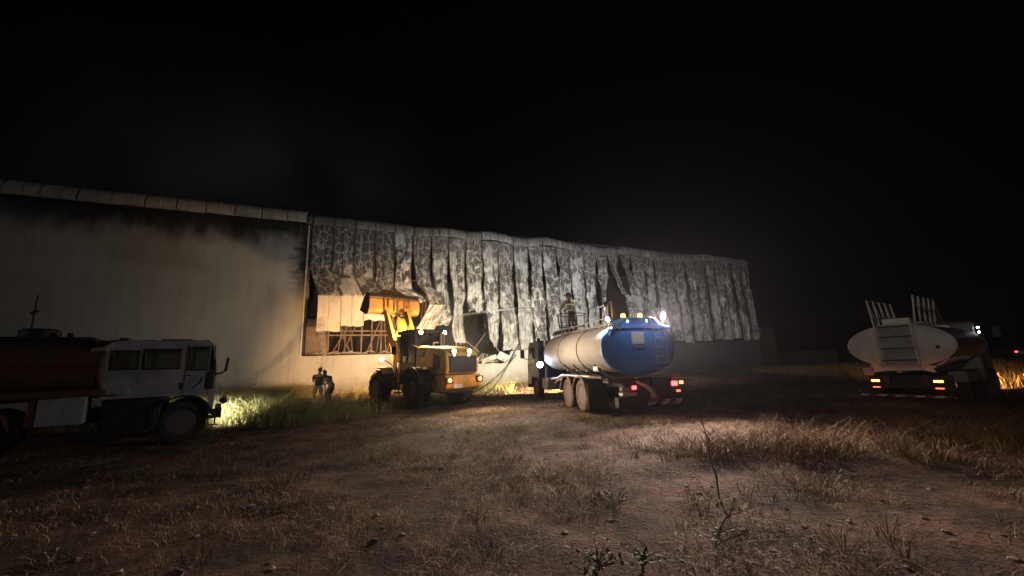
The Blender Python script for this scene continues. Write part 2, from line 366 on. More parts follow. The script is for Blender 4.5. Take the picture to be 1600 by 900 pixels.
def thing(name, label, cat, loc=(0, 0, 0), rz=0, group=None):
    o = bpy.data.objects.new(name, None); C.objects.link(o); o.location = loc; o.rotation_euler = (0, 0, rz)
    o.empty_display_size = .2
    return tag(o, label, cat, group)
def structure(o): o['kind'] = 'structure'; return o
def copy_part(o, parent, loc=None):
    c = o.copy(); C.objects.link(c); c.parent = parent
    if loc is not None: c.location = loc
    for ch in o.children:
        g = ch.copy(); C.objects.link(g); g.parent = c
    return c
def spot(parent, pos, direc, energy, col, angle, blend=.6, size=.06, name='lamp_light'):
    l = bpy.data.lights.new(name, 'SPOT'); o = bpy.data.objects.new(name, l); C.objects.link(o)
    l.energy = energy; l.color = col; l.spot_size = R(angle); l.spot_blend = blend; l.shadow_soft_size = size
    o.parent = parent; o.location = pos
    o.rotation_euler = Vector(direc).to_track_quat('-Z', 'Y').to_euler()
    return o
def point(parent, pos, energy, col, size=.05, name='lamp_light'):
    l = bpy.data.lights.new(name, 'POINT'); o = bpy.data.objects.new(name, l); C.objects.link(o)
    l.energy = energy; l.color = col; l.shadow_soft_size = size; o.parent = parent; o.location = pos
    return o
def lamp(parent, pos, direc, r, lens, name='work_lamp', depth=.09, housing='black_plastic', seg=16):
    """round lamp: housing, with its lens as a sub-part"""
    p = Vector(pos); dv = Vector(direc).normalized()
    h = MB(); h.cyl(p - dv * depth, p, r * .75, r * 1.12, seg); h.cyl(p, p + dv * .012, r * 1.15, r * 1.15, seg)
    ho = h.build(name, housing, parent)
    l = MB(); l.cyl(p + dv * .013, p + dv * .03, r, r * .8, seg); l.build('lens', lens, ho)
    return p + dv * .06
def wall_holes(mb, x0, x1, z0, z1, holes, y0, y1):
    xs = sorted({x0, x1, *[h[0] for h in holes], *[h[1] for h in holes]}); zs = sorted({z0, z1, *[h[2] for h in holes], *[h[3] for h in holes]})
    def solid(i, j):
        if i < 0 or j < 0 or i >= len(xs) - 1 or j >= len(zs) - 1: return False
        cx, cz = (xs[i] + xs[i + 1]) / 2, (zs[j] + zs[j + 1]) / 2
        return not any(h[0] < cx < h[1] and h[2] < cz < h[3] for h in holes)
    V = {}
    def v(x, y, z):
        k = (x, y, z)
        if k not in V: V[k] = mb.bm.verts.new(k)
        return V[k]
    n0 = len(mb.bm.faces)
    for i in range(len(xs) - 1):
        for j in range(len(zs) - 1):
            if not solid(i, j): continue
            a, b2, c, e = xs[i], xs[i + 1], zs[j], zs[j + 1]
            mb.bm.faces.new((v(a, y0, c), v(b2, y0, c), v(b2, y0, e), v(a, y0, e)))
            mb.bm.faces.new((v(a, y1, c), v(a, y1, e), v(b2, y1, e), v(b2, y1, c)))
            if not solid(i - 1, j): mb.bm.faces.new((v(a, y0, c), v(a, y0, e), v(a, y1, e), v(a, y1, c)))
            if not solid(i + 1, j): mb.bm.faces.new((v(b2, y0, c), v(b2, y1, c), v(b2, y1, e), v(b2, y0, e)))
            if not solid(i, j - 1): mb.bm.faces.new((v(a, y0, c), v(a, y1, c), v(b2, y1, c), v(b2, y0, c)))
            if not solid(i, j + 1): mb.bm.faces.new((v(a, y0, e), v(b2, y0, e), v(b2, y1, e), v(a, y1, e)))
    mb._tag(n0)
def smooth01(a, b2, x):
    t = min(1, max(0, (x - a) / (b2 - a))); return t * t * (3 - 2 * t)

# ------------------------------------------------------------------ ground
def hgt(x, y):
    h = .07 * (noise.noise(Vector((x * .28, y * .28, 3.1)))) + .03 * noise.noise(Vector((x * 1.1, y * 1.1, 7.7)))
    h += .03 * noise.noise(Vector((x * 2.6, y * 2.6, 1.7)))
    # wheel ruts running across the yard
    for off in (0, 1.9):
        dd = (y - (5.6 + .16 * x + off) + .5 * noise.noise(Vector((x * .2, off, 5))))
        h -= .035 * math.exp(-(dd / .24) ** 2) - .012 * math.exp(-((abs(dd) - .42) / .12) ** 2)
    # mounded edges where the grass grows
    h += .16 * math.exp(-((x - 4.6) / 1.8) ** 2 - ((y - 6.3) / 1.0) ** 2)
    return h
def spaced(a, b2, fa, fb, step, n_out):
    mid = list(np.arange(fa, fb + step / 2, step))
    lo = [fa - (fa - a) * (k / n_out) ** 3 for k in range(n_out, 0, -1)]
    hi = [fb + (b2 - fb) * (k / n_out) ** 3 for k in range(1, n_out + 1)]
    return lo + mid + hi
xs = spaced(-250, 300, -13, 15, .14, 24); ys = spaced(-60, 420, 1.0, 24, .16, 24)
verts = []
for yy in ys:
    for xx in xs:
        k = 1 - smooth01(35, 60, math.hypot(xx, yy))
        verts.append((xx, yy, hgt(xx, yy) * k if k > 0 else 0))
nx = len(xs)
faces = [(j * nx + i, j * nx + i + 1, (j + 1) * nx + i + 1, (j + 1) * nx + i) for j in range(len(ys) - 1) for i in range(nx - 1)]
me = bpy.data.meshes.new('ground'); me.from_pydata(verts, [], faces); me.materials.append(M['dirt'])
ground = structure(link('ground', me, smooth=180))

# ------------------------------------------------------------------ warehouse (local x along the front, y into the building)
P0 = (-13.848, 26.3, 0)
wh = thing('warehouse', 'long burnt warehouse with peeling steel cladding and a smooth white wall on the left', 'warehouse', P0, R(23))
def grid_mesh(name, pts, uvs, nu, nv, mats, parent, midx=None, thick=.012, smooth=35, cross=None):
    """pts listed row by row, nu points a row, nv rows"""
    fcs = [(j * nu + i, j * nu + i + 1, (j + 1) * nu + i + 1, (j + 1) * nu + i) for j in range(nv - 1) for i in range(nu - 1)]
    me = bpy.data.meshes.new(name); me.from_pydata(pts, [], fcs)
    ul = me.uv_layers.new(name='UVMap')
    for lp in me.loops: ul.data[lp.index].uv = uvs[lp.vertex_index]
    if cross:
        at = me.attributes.new('across', 'FLOAT', 'POINT'); at.data.foreach_set('value', [abs(cross[i % nu] - .5) * 2 for i in range(len(pts))])
    for mt in mats: me.materials.append(M[mt])
    if midx:
        for p in me.polygons: p.material_index = midx(p.index // (nu - 1))
    o = link(name, me, parent, smooth=smooth)
    if thick:
        sm = o.modifiers.new('thickness', 'SOLIDIFY'); sm.thickness = thick; sm.offset = 0
    return o
# walls of the base
mb = MB(); mb.box2((-34, 0, -.3), (-.55, .3, 11.95)); mb.build('plaster_wall', 'sooty_shaded_plaster', wh)
mb = MB()
prof = [(-.55, -.3)]
top = [(-.55, 2.55), (2, 2.56), (5, 2.57), (7.5, 2.60), (9.6, 2.58), (9.75, 2.3), (10.0, 2.05), (10.4, 1.95), (10.9, 1.78), (11.6, 1.72), (12.3, 1.62), (13.2, 1.68), (13.9, 1.6), (14.4, 1.72), (14.6, 2.2), (14.8, 2.6), (15.6, 2.66), (22, 2.75), (30, 2.9), (38, 3.05), (45.0, 3.1)]
mb.prism([(-.549, -.3)] + [(a, c) for a, c in top] + [(45.0, -.3)], .001, .32, 'Y'); mb.build('masonry_base', 'sooty_shaded_plaster', wh)
mb = MB(); mb.box2((45.005, -.05, -.3), (47.9, 1.6, 4.5)); mb.box2((44.95, -.09, 4.5), (47.96, 1.66, 4.62)); mb.build('corner_block', 'plaster_dark', wh)
mb = MB(); mb.box2((-.60, -.10, 2.5), (-.50, -.01, 11.8)); mb.build('corner_trim', 'white_paint', wh, .01)
mb = MB(); mb.box2((-.6, -.06, 2.575), (9.55, .34, 2.64)); mb.build('sill', 'plaster_dark', wh, .01)
# fascia sheets
def fascia(t0, w, burnt_):
    prof = [(.9, 12.78), (.35, 12.74), (-.05, 12.62), (-.28, 12.40), (-.36, 12.12), (-.36, 11.86), (-.33, 11.78)] if burnt_ else \
           [(.9, 12.98), (.35, 12.93), (-.1, 12.78), (-.36, 12.55), (-.45, 12.28), (-.45, 11.98), (-.40, 11.86)]
    cols = [0, .02, .05, .47, .49, .51, .53, .95, .98, 1.0]; rise = [-.05, -.05, 0, 0, .045, .045, 0, 0, -.05, -.05]
    pts = []; uvs = []; L = 0
    j1 = random.uniform(-.05, .05) if burnt_ else random.uniform(-.015, .015); j2 = random.uniform(-.03, .03)
    tilt = random.uniform(-.02, .02)
    for i, (y, z) in enumerate(prof):
        if i: L += math.hypot(y - prof[i - 1][0], z - prof[i - 1][1])
        for cc, rr in zip(cols, rise):
            t = t0 + .012 + cc * (w - .024)
            amp = .05 if burnt_ else .012
            dip = -.22 * math.exp(-((t - 25.5) / 3.2) ** 2) - .12 * math.exp(-((t - 33) / 2.5) ** 2) + .26 * smooth01(4, 10, t) * noise.noise(Vector((t * .42, 1.5, 9))) if burnt_ else 0
            n_ = noise.noise(Vector((t * 1.3, z * 1.7, y))) * amp
            edge = max(0, abs(cc - .5) - .4) * .5           # sheets round off at their seams
            pts.append((t, y - rr + n_ + j2 + edge * .4, z + dip + tilt * (cc - .5) + j1 * .4 + n_ - (edge * .5 if i < 4 else 0)))
            uvs.append((t, 20 + L))
    grid_mesh('fascia_sheet', pts, uvs, len(cols), len(prof), ['burnt_fascia' if burnt_ else 'clean_fascia'], wh)
k = 0
t = -.36 - 1.545
fascia(-.36 - 1.545, 1.2, False)
for i in range(1, 21): fascia(-.36 - 1.545 * (i + 1), 1.545, False)
fascia(-.70, .35, True)
for k in range(32): fascia(-.34 + 1.413 * k, 1.413, True)
# cladding panels hanging from the eave; spine = list of (z, dx, y, width scale, twist degrees)
def kink(seed, s, step):
    i = math.floor(s / step); f = s / step - i
    h_ = lambda k_: random.Random(int(seed * 977 + k_ * 131)).uniform(-.5, .5)
    return h_(i) + (h_(i + 1) - h_(i)) * f
def panel(t0, w, spine, pale_from=None, rag=.15, seed=0, wob=.07, crump=.0):
    rng = random.Random(seed); bow = rng.choice((-1, 1)) * rng.uniform(.02, .16) * (1 if crump > .03 else .25)
    n = 66
    ln = [0]
    for a, b2 in zip(spine[:-1], spine[1:]): ln.append(ln[-1] + math.dist(a[:3], b2[:3]))
    tot = ln[-1]
    cols = [0, .015, .04, .13, .22, .31, .40, .47, .485, .515, .53, .60, .69, .78, .87, .96, .985, 1.0]
    rise = [.06, .06, 0, 0, 0, 0, 0, 0, .07, .07, 0, 0, 0, 0, 0, 0, .06, .06]
    pts = []; uvs = []; pale_row = None
    for r in range(n):
        s = tot * r / (n - 1)
        i = max(j for j in range(len(ln)) if ln[j] <= s + 1e-6); i = min(i, len(spine) - 2)
        f = (s - ln[i]) / (ln[i + 1] - ln[i])
        z, dx, y, ws, tw = [a + (b2 - a) * f for a, b2 in zip(spine[i], spine[i + 1])]
        if pale_from is not None and pale_row is None and s >= ln[pale_from] - 1e-6: pale_row = r
        g = s / tot
        for ci, (cc, rr) in enumerate(zip(cols, rise)):
            t = t0 + w / 2 + dx; q = (cc - .5) * w * ws
            # edges pull in and out down the length, so that slits open between neighbours
            pull = (.17 if crump > .03 else .04) * smooth01(.08, .4, g) * (1.3 * kink(seed * 2 + (1 if cc > .5 else 0), s, 1.35) - .22)
            q *= 1 + pull * (1.6 if ci in (0, 1, 2, 15, 16, 17) else .8)
            bk = wob * smooth01(0, .25, g) * (1.5 * noise.noise(Vector((t0 * 2.1 + cc * 1.4, s * .75, seed * .7))) + .8 * noise.noise(Vector((t0 + cc * 3, s * 2.3, 4 + seed))))
            bk += bow * (4 * (cc - .5) ** 2 - .35) * smooth01(.03, .3, g) * (1 + 1.6 * kink(seed * 3 + 500, s, 1.1)); bk += (.14 if crump > .03 else 0) * smooth01(.05, .2, g) * kink(seed * 5 + 900, s, .9)
            cr_ = noise.noise(Vector((t0 * 5 + cc * 4.5, s * 1.15, seed * 2.1))); cr2 = noise.noise(Vector((t0 * 3 + cc * 7 + s * .8, s * 2.4, seed * 1.1)))
            bk += crump * smooth01(.06, .3, g) * ((.55 - 2.4 * abs(cr_)) + .55 * (.4 - 2 * abs(cr2)))
            a = R(tw)
            x_ = t + q * math.cos(a); y_ = y + q * math.sin(a) - rr * .8 + bk
            z_ = z
            if r == n - 1: z_ -= rag * noise.noise(Vector((cc * 4 + t0 * 3, seed, 2.2)))
            pts.append((x_, y_, z_)); uvs.append((t0 * 3.3 + cc * w + seed * 5.7, s))
    grid_mesh('cladding_panel', pts, uvs, len(cols), n, ['burnt_cladding', 'pale_cladding'], wh, (lambda row: 1 if pale_row is not None and row >= pale_row else 0), smooth=16, cross=cols)
T = lambda k: -.34 + 1.413 * k
TOP = (11.9, 0, -.12, 1, 0)
sp = {}
sp[0] = ([TOP, (8.55, 0, -.12, 1, 0), (6.55, .72, -1.35, 1.03, 0), (4.1, .76, -1.5, 1.03, 0)], 2)
sp[1] = ([TOP, (8.45, 0, -.12, 1, 0), (6.62, .74, -1.35, 1.03, 0), (4.45, .78, -1.5, 1.03, 0)], 2)
sp[2] = ([TOP, (8.2, 0, -.12, 1, 0), (6.70, .76, -1.33, 1.03, 0), (4.85, .80, -1.5, 1.03, 0)], 2)
sp[3] = ([TOP, (8.1, 0, -.12, .98, 0), (7.3, .1, -.25, .95, 5), (6.8, .9, -1.0, 1, 12), (5.2, 1.0, -1.35, .9, 8)], 3)
sp[4] = ([TOP, (8.6, 0, -.12, .97, 0), (7.4, .05, -.4, .95, -8), (6.6, .7, -1.2, 1.05, -18), (6.2, .9, -1.5, 1, -25)], None)
sp[5] = ([TOP, (9.2, -.1, -.15, .92, 8), (7.7, .1, -.35, .9, 14), (6.9, .75, -.75, .85, 5), (6.2, 1.0, -.9, .9, -12), (4.2, .1, -1.2, 1.05, -22)], 4)
sp[6] = ([TOP, (9.5, .03, -.12, .95, -5), (7.5, .08, -.2, .93, 4), (4.65, .15, -.25, .95, 0)], None)
sp[7] = ([TOP, (9.0, -.02, -.12, .95, 0), (7.0, .1, -.2, .82, 15), (6.1, .0, -.3, .7, 28), (4.6, -.12, -.35, .75, 10), (3.25, .12, -.5, .72, -6)], None)
sp[8] = ([TOP, (8.8, 0, -.12, .96, 0), (6.6, .02, -.2, .95, -4), (5.75, 0, -.25, .9, 6)], None)
sp[9] = ([TOP, (8.5, 0, -.12, .95, 4), (6.3, .02, -.25, .9, -6), (5.4, .12, -.3, .8, -14), (4.5, .0, -.4, .75, 10), (3.6, .1, -.45, .55, 0), (3.0, .15, -.45, .12, 0)], None)
sp[10] = ([TOP, (8.5, .02, -.14, .96, -6), (6, .05, -.3, .98, 0), (2.66, .12, -.35, 1.02, 0)], None)
sp[11] = ([TOP, (8.5, 0, -.14, .95, 10), (6, .12, -.3, .98, -5), (2.62, .12, -.42, 1.02, 0)], None)
for k in range(12, 17):
    rr = random.Random(40 + k)
    sp[k] = ([TOP, (9.6, rr.uniform(-.08, .08), -.15, rr.uniform(.82, .93), rr.uniform(-18, 18)), (7.2, rr.uniform(-.12, .14), -.25, rr.uniform(.76, .94), rr.uniform(-12, 12)), (4.6, rr.uniform(-.05, .15), -.3, rr.uniform(.95, 1.05), rr.uniform(-8, 8)), (2.62, .1, -.32, 1.0, 0)], None)
sp[17] = ([TOP, (9.0, .0, -.15, .9, 12), (7.6, -.15, -.2, .62, 24), (5, -.28, -.25, .5, 20), (3.6, -.25, -.3, .45, 8)], None)
sp[18] = ([TOP, (10.2, -.1, -.15, .8, 22), (8.4, .15, -.5, .85, 30), (7.3, .95, -.6, .85, 20), (6.2, 1.15, -.5, .75, 14), (4.2, 1.35, -.45, .7, 10), (2.8, 1.3, -.4, .7, 0)], None)
sp[19] = ([TOP, (10.4, -.15, -.3, .9, 25), (9.2, .2, -.55, .85, 22), (7.6, .45, -.65, .8, -20), (6.2, .6, -.6, .82, -15), (2.8, .55, -.45, .9, 0)], None)
sp[20] = ([TOP, (9.8, 0, -.3, .9, -18), (7.4, .15, -.4, .85, 12), (5.5, .2, -.45, .9, -8), (2.85, .15, -.4, .98, 0)], None)
for k in range(21, 32):
    rr = random.Random(90 + k); q = .6 if k > 24 else 1
    sp[k] = ([TOP, (9.6, rr.uniform(-.06, .06), -.14, rr.uniform(.84, .95), q * rr.uniform(-16, 16)), (7.0, rr.uniform(-.08, .1), -.22, rr.uniform(.80, .94), q * rr.uniform(-14, 14)), (5.0, rr.uniform(-.05, .1), -.24, rr.uniform(.92, 1.0), q * rr.uniform(-8, 8)), (2.85 + .012 * k + rr.uniform(-.15, .2), 0, -.26, 1.0, 0)], None)
for k in range(32): panel(T(k), 1.413, sp[k][0], sp[k][1], seed=k + 1, wob=.03 if k < 3 else (.13 if k < 25 else .09), crump=.01 if k < 3 else (.12 if k < 22 else .09), rag=.35 if k in (4, 7, 8, 9, 17) else .12)
panel(-.5, .20, [(11.9, 0, -.06, 1, 0), (7.4, 0, -.06, 1, 0), (6.4, .06, -.1, .9, 0)], seed=77, wob=.01)
# inside: steel posts, braces and girts catching the lamps, dark sheets behind
for i, tx in enumerate((1.7, 2.7, 4.3, 5.0, 5.75, 6.5, 7.3, 1.05, 2.15, 3.25, 3.95, 4.65, 5.4, 6.1, 6.9, 7.8, 10.4)):
    mb = MB(); y = .75 + .25 * (i % 3); mb.box((tx, y, 5.5), (.10 if i > 6 else .05, .12 if i > 6 else .05, 12.0)); mb.bm.transform(Matrix.Translation((tx, y, 2.6)) @ Matrix.Rotation(R(random.Random(i).uniform(-9, 9) if i < 7 else random.Random(i).uniform(-1.5, 1.5)), 4, 'Y') @ Matrix.Translation((-tx, -y, -2.6))); mb.build('steel_post', 'rusty_steel', wh)
for (a, b2) in (((1.3, .62, 2.7), (2.3, .9, 4.6)), ((2.0, .62, 2.7), (3.1, .62, 5.3)), ((2.55, .7, 2.65), (1.6, .7, 4.8)), ((3.6, .7, 2.65), (4.6, .7, 5.3)), ((5.0, .7, 2.65), (5.9, .9, 5.5)), ((6.6, .6, 2.7), (5.7, .6, 5.6)), ((11.0, .5, 1.9), (12.9, .8, 4.2)), ((13.9, .3, 2.4), (12.6, .3, 4.8)), ((10.0, .5, 4.4), (12.2, .6, 2.6))):
    mb = MB(); mb.tube([a, b2], .045, 6); mb.build('brace', 'rusty_steel', wh)
for (x0, x1, z) in ((.4, 9.5, 4.25), (.4, 9.5, 3.95), (.4, 9.5, 8.2)):
    mb = MB(); mb.box2((x0, .52, z), (x1, .60, z + .09)); mb.build('girt', 'rusty_steel', wh)
mb = MB(); mb.box2((-.45, 1.3, 0), (1.0, 1.4, 5.2)); mb.build('partition', 'brown_partition', wh)
mb = MB(); mb.box2((-.4, 9.0, 0), (45, 9.2, 12)); mb.build('inner_wall', 'soot_sheet', wh)
mb = MB(); mb.box2((-.549, .32, 0), (-.42, 26, 11.8)); mb.build('side_wall', 'soot_sheet', wh)
mb = MB(); mb.box2((44.7, .35, 0), (44.95, 26, 11.8)); mb.build('end_wall', 'soot_sheet', wh)
mb = MB(); mb.prism([(.2, 12.55), (.2, 12.65), (26, 14.6), (26, 14.5)], -34, 45.0, 'X'); mb.build('roof', 'soot_sheet', wh)
mb = MB(); mb.box2((-34, 26, 0), (45, 26.3, 14.5)); mb.build('rear_wall', 'soot_sheet', wh)
mb = MB(); mb.box2((-.4, .35, 0), (44.6, 26, .12)); mb.build('floor_slab', 'plaster_dark', wh)
# charred junk on the sill and fallen sheets behind the broken base
rg = random.Random(5)
mb = MB()
for i in range(60):
    tx = rg.uniform(.3, 9.2); a = (tx, rg.uniform(.02, .5), 2.66 + rg.uniform(0, .06)); b2 = (tx + rg.uniform(-.7, .7), rg.uniform(.05, .6), 2.66 + rg.uniform(.0, .22))
    mb.tube([a, b2], rg.uniform(.015, .04), 5)
for i in range(60):
    tx = rg.uniform(9.9, 14.4); a = (tx, rg.uniform(.05, .4), 1.75 + rg.uniform(0, .2)); b2 = (tx + rg.uniform(-.7, .7), rg.uniform(.05, .9), 1.8 + rg.uniform(.0, .7))
    mb.tube([a, b2], rg.uniform(.02, .05), 5)
o = mb.build('charred_debris', 'wood_debris', wh); o['kind'] = 'stuff'
for (tx, z, ry, w, h) in ((11.2, 2.1, 12, 1.6, .35), (12.9, 2.0, -18, 1.3, .45), (14.1, 2.15, 25, .9, .7)):
    mb = MB(); mb.box((tx, .2, z), (w, .03, h), Matrix.Rotation(R(ry), 3, 'Y') @ Matrix.Rotation(R(35), 3, 'X')); mb.build('fallen_sheet', 'white_paint', wh)
# low yard wall past the corner
yw = thing('yard_wall', 'low dark boundary wall running on past the right corner of the warehouse', 'wall', (P0[0] + 49 * math.cos(R(23)), P0[1] + 49 * math.sin(R(23)), 0), R(23))
mb = MB(); mb.box2((.2, 2, -.2), (14, 2.2, 1.75)); mb.build('wall_body', 'plaster_dark', yw)
mb = MB(); mb.box2((.2, 1.95, 1.75), (14, 2.25, 1.83)); mb.build('coping', 'plaster_dark', yw)

# ------------------------------------------------------------------ wheels
def wheel(parent, c, r, w, tyre_m, rim_m, side, lugs=0, rim_r=.58, name='wheel', turn=0):
    """axle along local x; side -1 = the outer face looks to -x"""
    e = bpy.data.objects.new(name, None); C.objects.link(e); e.parent = parent; e.location = c; e.rotation_euler = (0, 0, turn); e.empty_display_size = .1
    t = MB(); hw = w / 2; ri = r * rim_r
    t.lathe([(ri, -hw * .8), (ri + .03, -hw * .95), (r * .82, -hw), (r * .94, -hw * .92), (r, -hw * .72), (r, hw * .72), (r * .94, hw * .92), (r * .82, hw), (ri + .03, hw * .95), (ri, hw * .8)], (0, 0, 0), 'X', 40)
    for k in range(lugs):
        a = 2 * math.pi * k / lugs
        for sd, off in ((-1, 0), (1, math.pi / lugs)):
            aa = a + off
            rot = Matrix.Rotation(aa, 3, 'X') @ Matrix.Rotation(R(28 * sd), 3, 'Z')
            t.box((sd * hw * .48, -math.sin(aa) * (r + .012), math.cos(aa) * (r + .012)), (hw * .98, r * .10, .05), rot)
    t.build('tyre', tyre_m, e, smooth=35)
    q = MB(); s_ = side
    q.lathe([(ri, s_ * hw * .86), (ri * .95, s_ * hw * .80), (ri * .88, s_ * hw * .1), (ri * .62, -s_ * hw * .15), (ri * .55, s_ * hw * .05), (ri * .36, s_ * hw * .1), (ri * .30, s_ * hw * .7), (.0001, s_ * hw * .92)], (0, 0, 0), 'X', 32)
    for k in range(10):
        a = 2 * math.pi * k / 10; p = Vector((s_ * hw * .05, ri * .43 * math.cos(a), ri * .43 * math.sin(a)))
        q.cyl(p, p + Vector((s_ * .04, 0, 0)), .018, seg=6)
    q.build('rim', rim_m, e, smooth=35)
    return e
def ellipse_pts(a, b2, n, cz=0, cx=0, power=2.0):
    out = []
    for k in range(n):
        t = 2 * math.pi * k / n; c_, s_ = math.cos(t), math.sin(t)
        out.append((cx + a * math.copysign(abs(c_) ** (2 / power), c_), cz + b2 * math.copysign(abs(s_) ** (2 / power), s_)))
    return out
def tank_shell(name, mat_, parent, a, b2, cz, y0, y1, power=2.2, n=48, rings=None):
    mb = MB(); rows = []
    ysr = [y0 + (y1 - y0) * k / 10 for k in range(11)]
    for y in ysr: rows.append([mb.bm.verts.new((px, y, pz)) for px, pz in ellipse_pts(a, b2, n, cz, 0, power)])
    for i in range(10):
        for k in range(n): mb.bm.faces.new((rows[i][k], rows[i][(k + 1) % n], rows[i + 1][(k + 1) % n], rows[i + 1][k]))
    return mb.build(name, mat_, parent, smooth=50)
def tank_head(name, mat_, parent, a, b2, cz, y0, bulge, power=2.2, n=48, rim=.05):
    mb = MB(); rows = []
    for f, y in ((1.0, .0), (1.012, -.02 * np.sign(bulge) * -1), (1.012, rim * np.sign(bulge)), (.97, rim * np.sign(bulge) + .25 * bulge), (.8, rim * np.sign(bulge) + .62 * bulge), (.5, rim * np.sign(bulge) + .9 * bulge), (.2, rim * np.sign(bulge) + bulge)):
        rows.append([mb.bm.verts.new((px * f, y0 + y, cz + (pz) * f)) for px, pz in ellipse_pts(a, b2, n, 0, 0, power)])
    for i in range(len(rows) - 1):
        for k in range(n): mb.bm.faces.new((rows[i][k], rows[i][(k + 1) % n], rows[i + 1][(k + 1) % n], rows[i + 1][k]))
    mb.bm.faces.new(rows[-1])
    return mb.build(name, mat_, parent, smooth=50)
def fender_arc(parent, c, r, w, m_, a0=-15, a1=195, name='mudguard'):
    mb = MB(); n = 16; rows = []
    for k in range(n + 1):
        a = R(a0 + (a1 - a0) * k / n)
        for_ = []
        for rr in (r, r + .02):
            for x in (-w / 2, w / 2): for_.append(mb.bm.verts.new((c[0] + x, c[1] + rr * math.cos(a), c[2] + rr * math.sin(a))))
        rows.append(for_)
    for i in range(n):
        p, q = rows[i], rows[i + 1]
        for a_, b_ in ((0, 1), (1, 3), (3, 2), (2, 0)): mb.bm.faces.new((p[a_], p[b_], q[b_], q[a_]))
    mb.bm.faces.new((rows[0][0], rows[0][1], rows[0][3], rows[0][2])); mb.bm.faces.new((rows[-1][0], rows[-1][2], rows[-1][3], rows[-1][1]))
    return mb.build(name, m_, parent)

# ------------------------------------------------------------------ blue water tanker (x right, y forward, origin on the ground under the rear axle)
bt = thing('water_tanker', 'blue water tanker with cream sides seen from behind, work lamps on its tank', 'tanker truck', (3.34, 13.42, 0), R(12.4))
TA, TBh, TZ, TY0, TY1 = 1.19, .80, 1.98, -1.72, 4.05
tank_shell('tank', 'tank_cream', bt, TA, TBh, TZ, TY0, TY1)
tank_head('rear_head', 'blue_paint', bt, TA, TBh, TZ, TY0, -.16, rim=.09)
tank_head('front_head', 'dark_blue_paint', bt, TA, TBh, TZ, TY1, .18)
for y in (.2, 2.2):
    mb = MB(); P = ellipse_pts(TA + .012, TBh + .012, 48, TZ, 0, 2.2); mb.tube([(px, y, pz) for px, pz in P] + [(P[0][0], y, P[0][1])], .014, 6); mb.build('tank_seam', 'tank_cream', bt)
# tank supports, skirt tubes, chassis
for s_ in (-1, 1):
    mb = MB(); mb.box2((s_ * .36, -1.75, .82), (s_ * .46, 7.0, 1.05)); mb.build('chassis_rail', 'chassis_black', bt)
for y in (-1.2, .1, 1.4, 2.7, 3.8):
    mb = MB(); mb.prism([(-.95, 1.36), (-.5, 1.06), (.5, 1.06), (.95, 1.36), (.6, 1.25), (-.6, 1.25)], y - .03, y + .03, 'Y'); mb.build('saddle', 'chassis_black', bt)
mb = MB(); mb.tube([(-1.15, -1.0, 1.12), (-1.15, 1.9, 1.12), (-1.18, 2.3, 1.0), (-1.1, 3.4, .92)], .045); mb.build('suction_pipe', 'galvanised', bt)
mb = MB(); mb.tube([(-1.12, 2.0, .98), (-1.15, 2.5, .9), (-1.0, 3.3, .72), (-.8, 3.8, .6)], .05); mb.build('suction_pipe', 'galvanised', bt)
for y in (-1.05, -.15, .75, 1.65):
    mb = MB(); mb.tube([(-1.13, y, 1.50), (-1.0, y - .35, 1.22), (-.75, y - .7, 1.10)], .03, 6); mb.build('stay_bar', 'chassis_black', bt)
    mb = MB(); mb.lathe([(.07, -.04), (.07, .04)], (-1.02, y - .1, 1.33), 'X', 14); mb.build('hose_coupling', 'dusty_rim', bt)
mb = MB(); mb.box2((-1.215, -1.45, 1.32), (-1.195, -1.15, 1.45)); mb.build('number_plate', 'white_label', bt)
mb = MB(); mb.box2((-.95, -1.55, .95), (-.55, -1.2, 1.12)); mb.box2((-.5, -1.55, .95), (-.1, -1.2, 1.12)); mb.build('tool_box', 'dusty_rim', bt, .01)
# wheels
for y in (0, 1.28):
    for s_ in (-1, 1):
        wheel(bt, (s_ * 1.06, y, .51), .51, .30, 'dusty_rubber', 'grey_rim', s_)
        wheel(bt, (s_ * .70, y, .51), .51, .30, 'rubber', 'grey_rim', s_)
        fender_arc(bt, (s_ * .92, y, .51), .60, .66, 'chassis_black' if y else 'chassis_black', 5, 178)
        mb = MB(); mb.tube([(s_ * 1.26, y + .61 * math.cos(a), .51 + .61 * math.sin(a)) for a in [R(5 + 173 * k / 14) for k in range(15)]], .03, 6); mb.build('mudguard_rim', 'dusty_rim', bt)
    mb = MB(); mb.cyl((-.6, y, .51), (.6, y, .51), .10); mb.ellipsoid((0, y, .51), (.22, .24, .22)); mb.build('axle', 'chassis_black', bt)
for s_ in (-1, 1):
    mb = MB(); mb.box2((s_ * .60, -.70, .12), (s_ * 1.25, -.66, .92)); mb.build('mud_flap', 'rubber', bt)
    wheel(bt, (s_ * 1.02, 5.75, .50), .50, .30, 'rubber', 'dusty_rim', s_)
mb = MB(); mb.cyl((-.9, 5.75, .5), (.9, 5.75, .5), .08); mb.build('axle', 'chassis_black', bt)
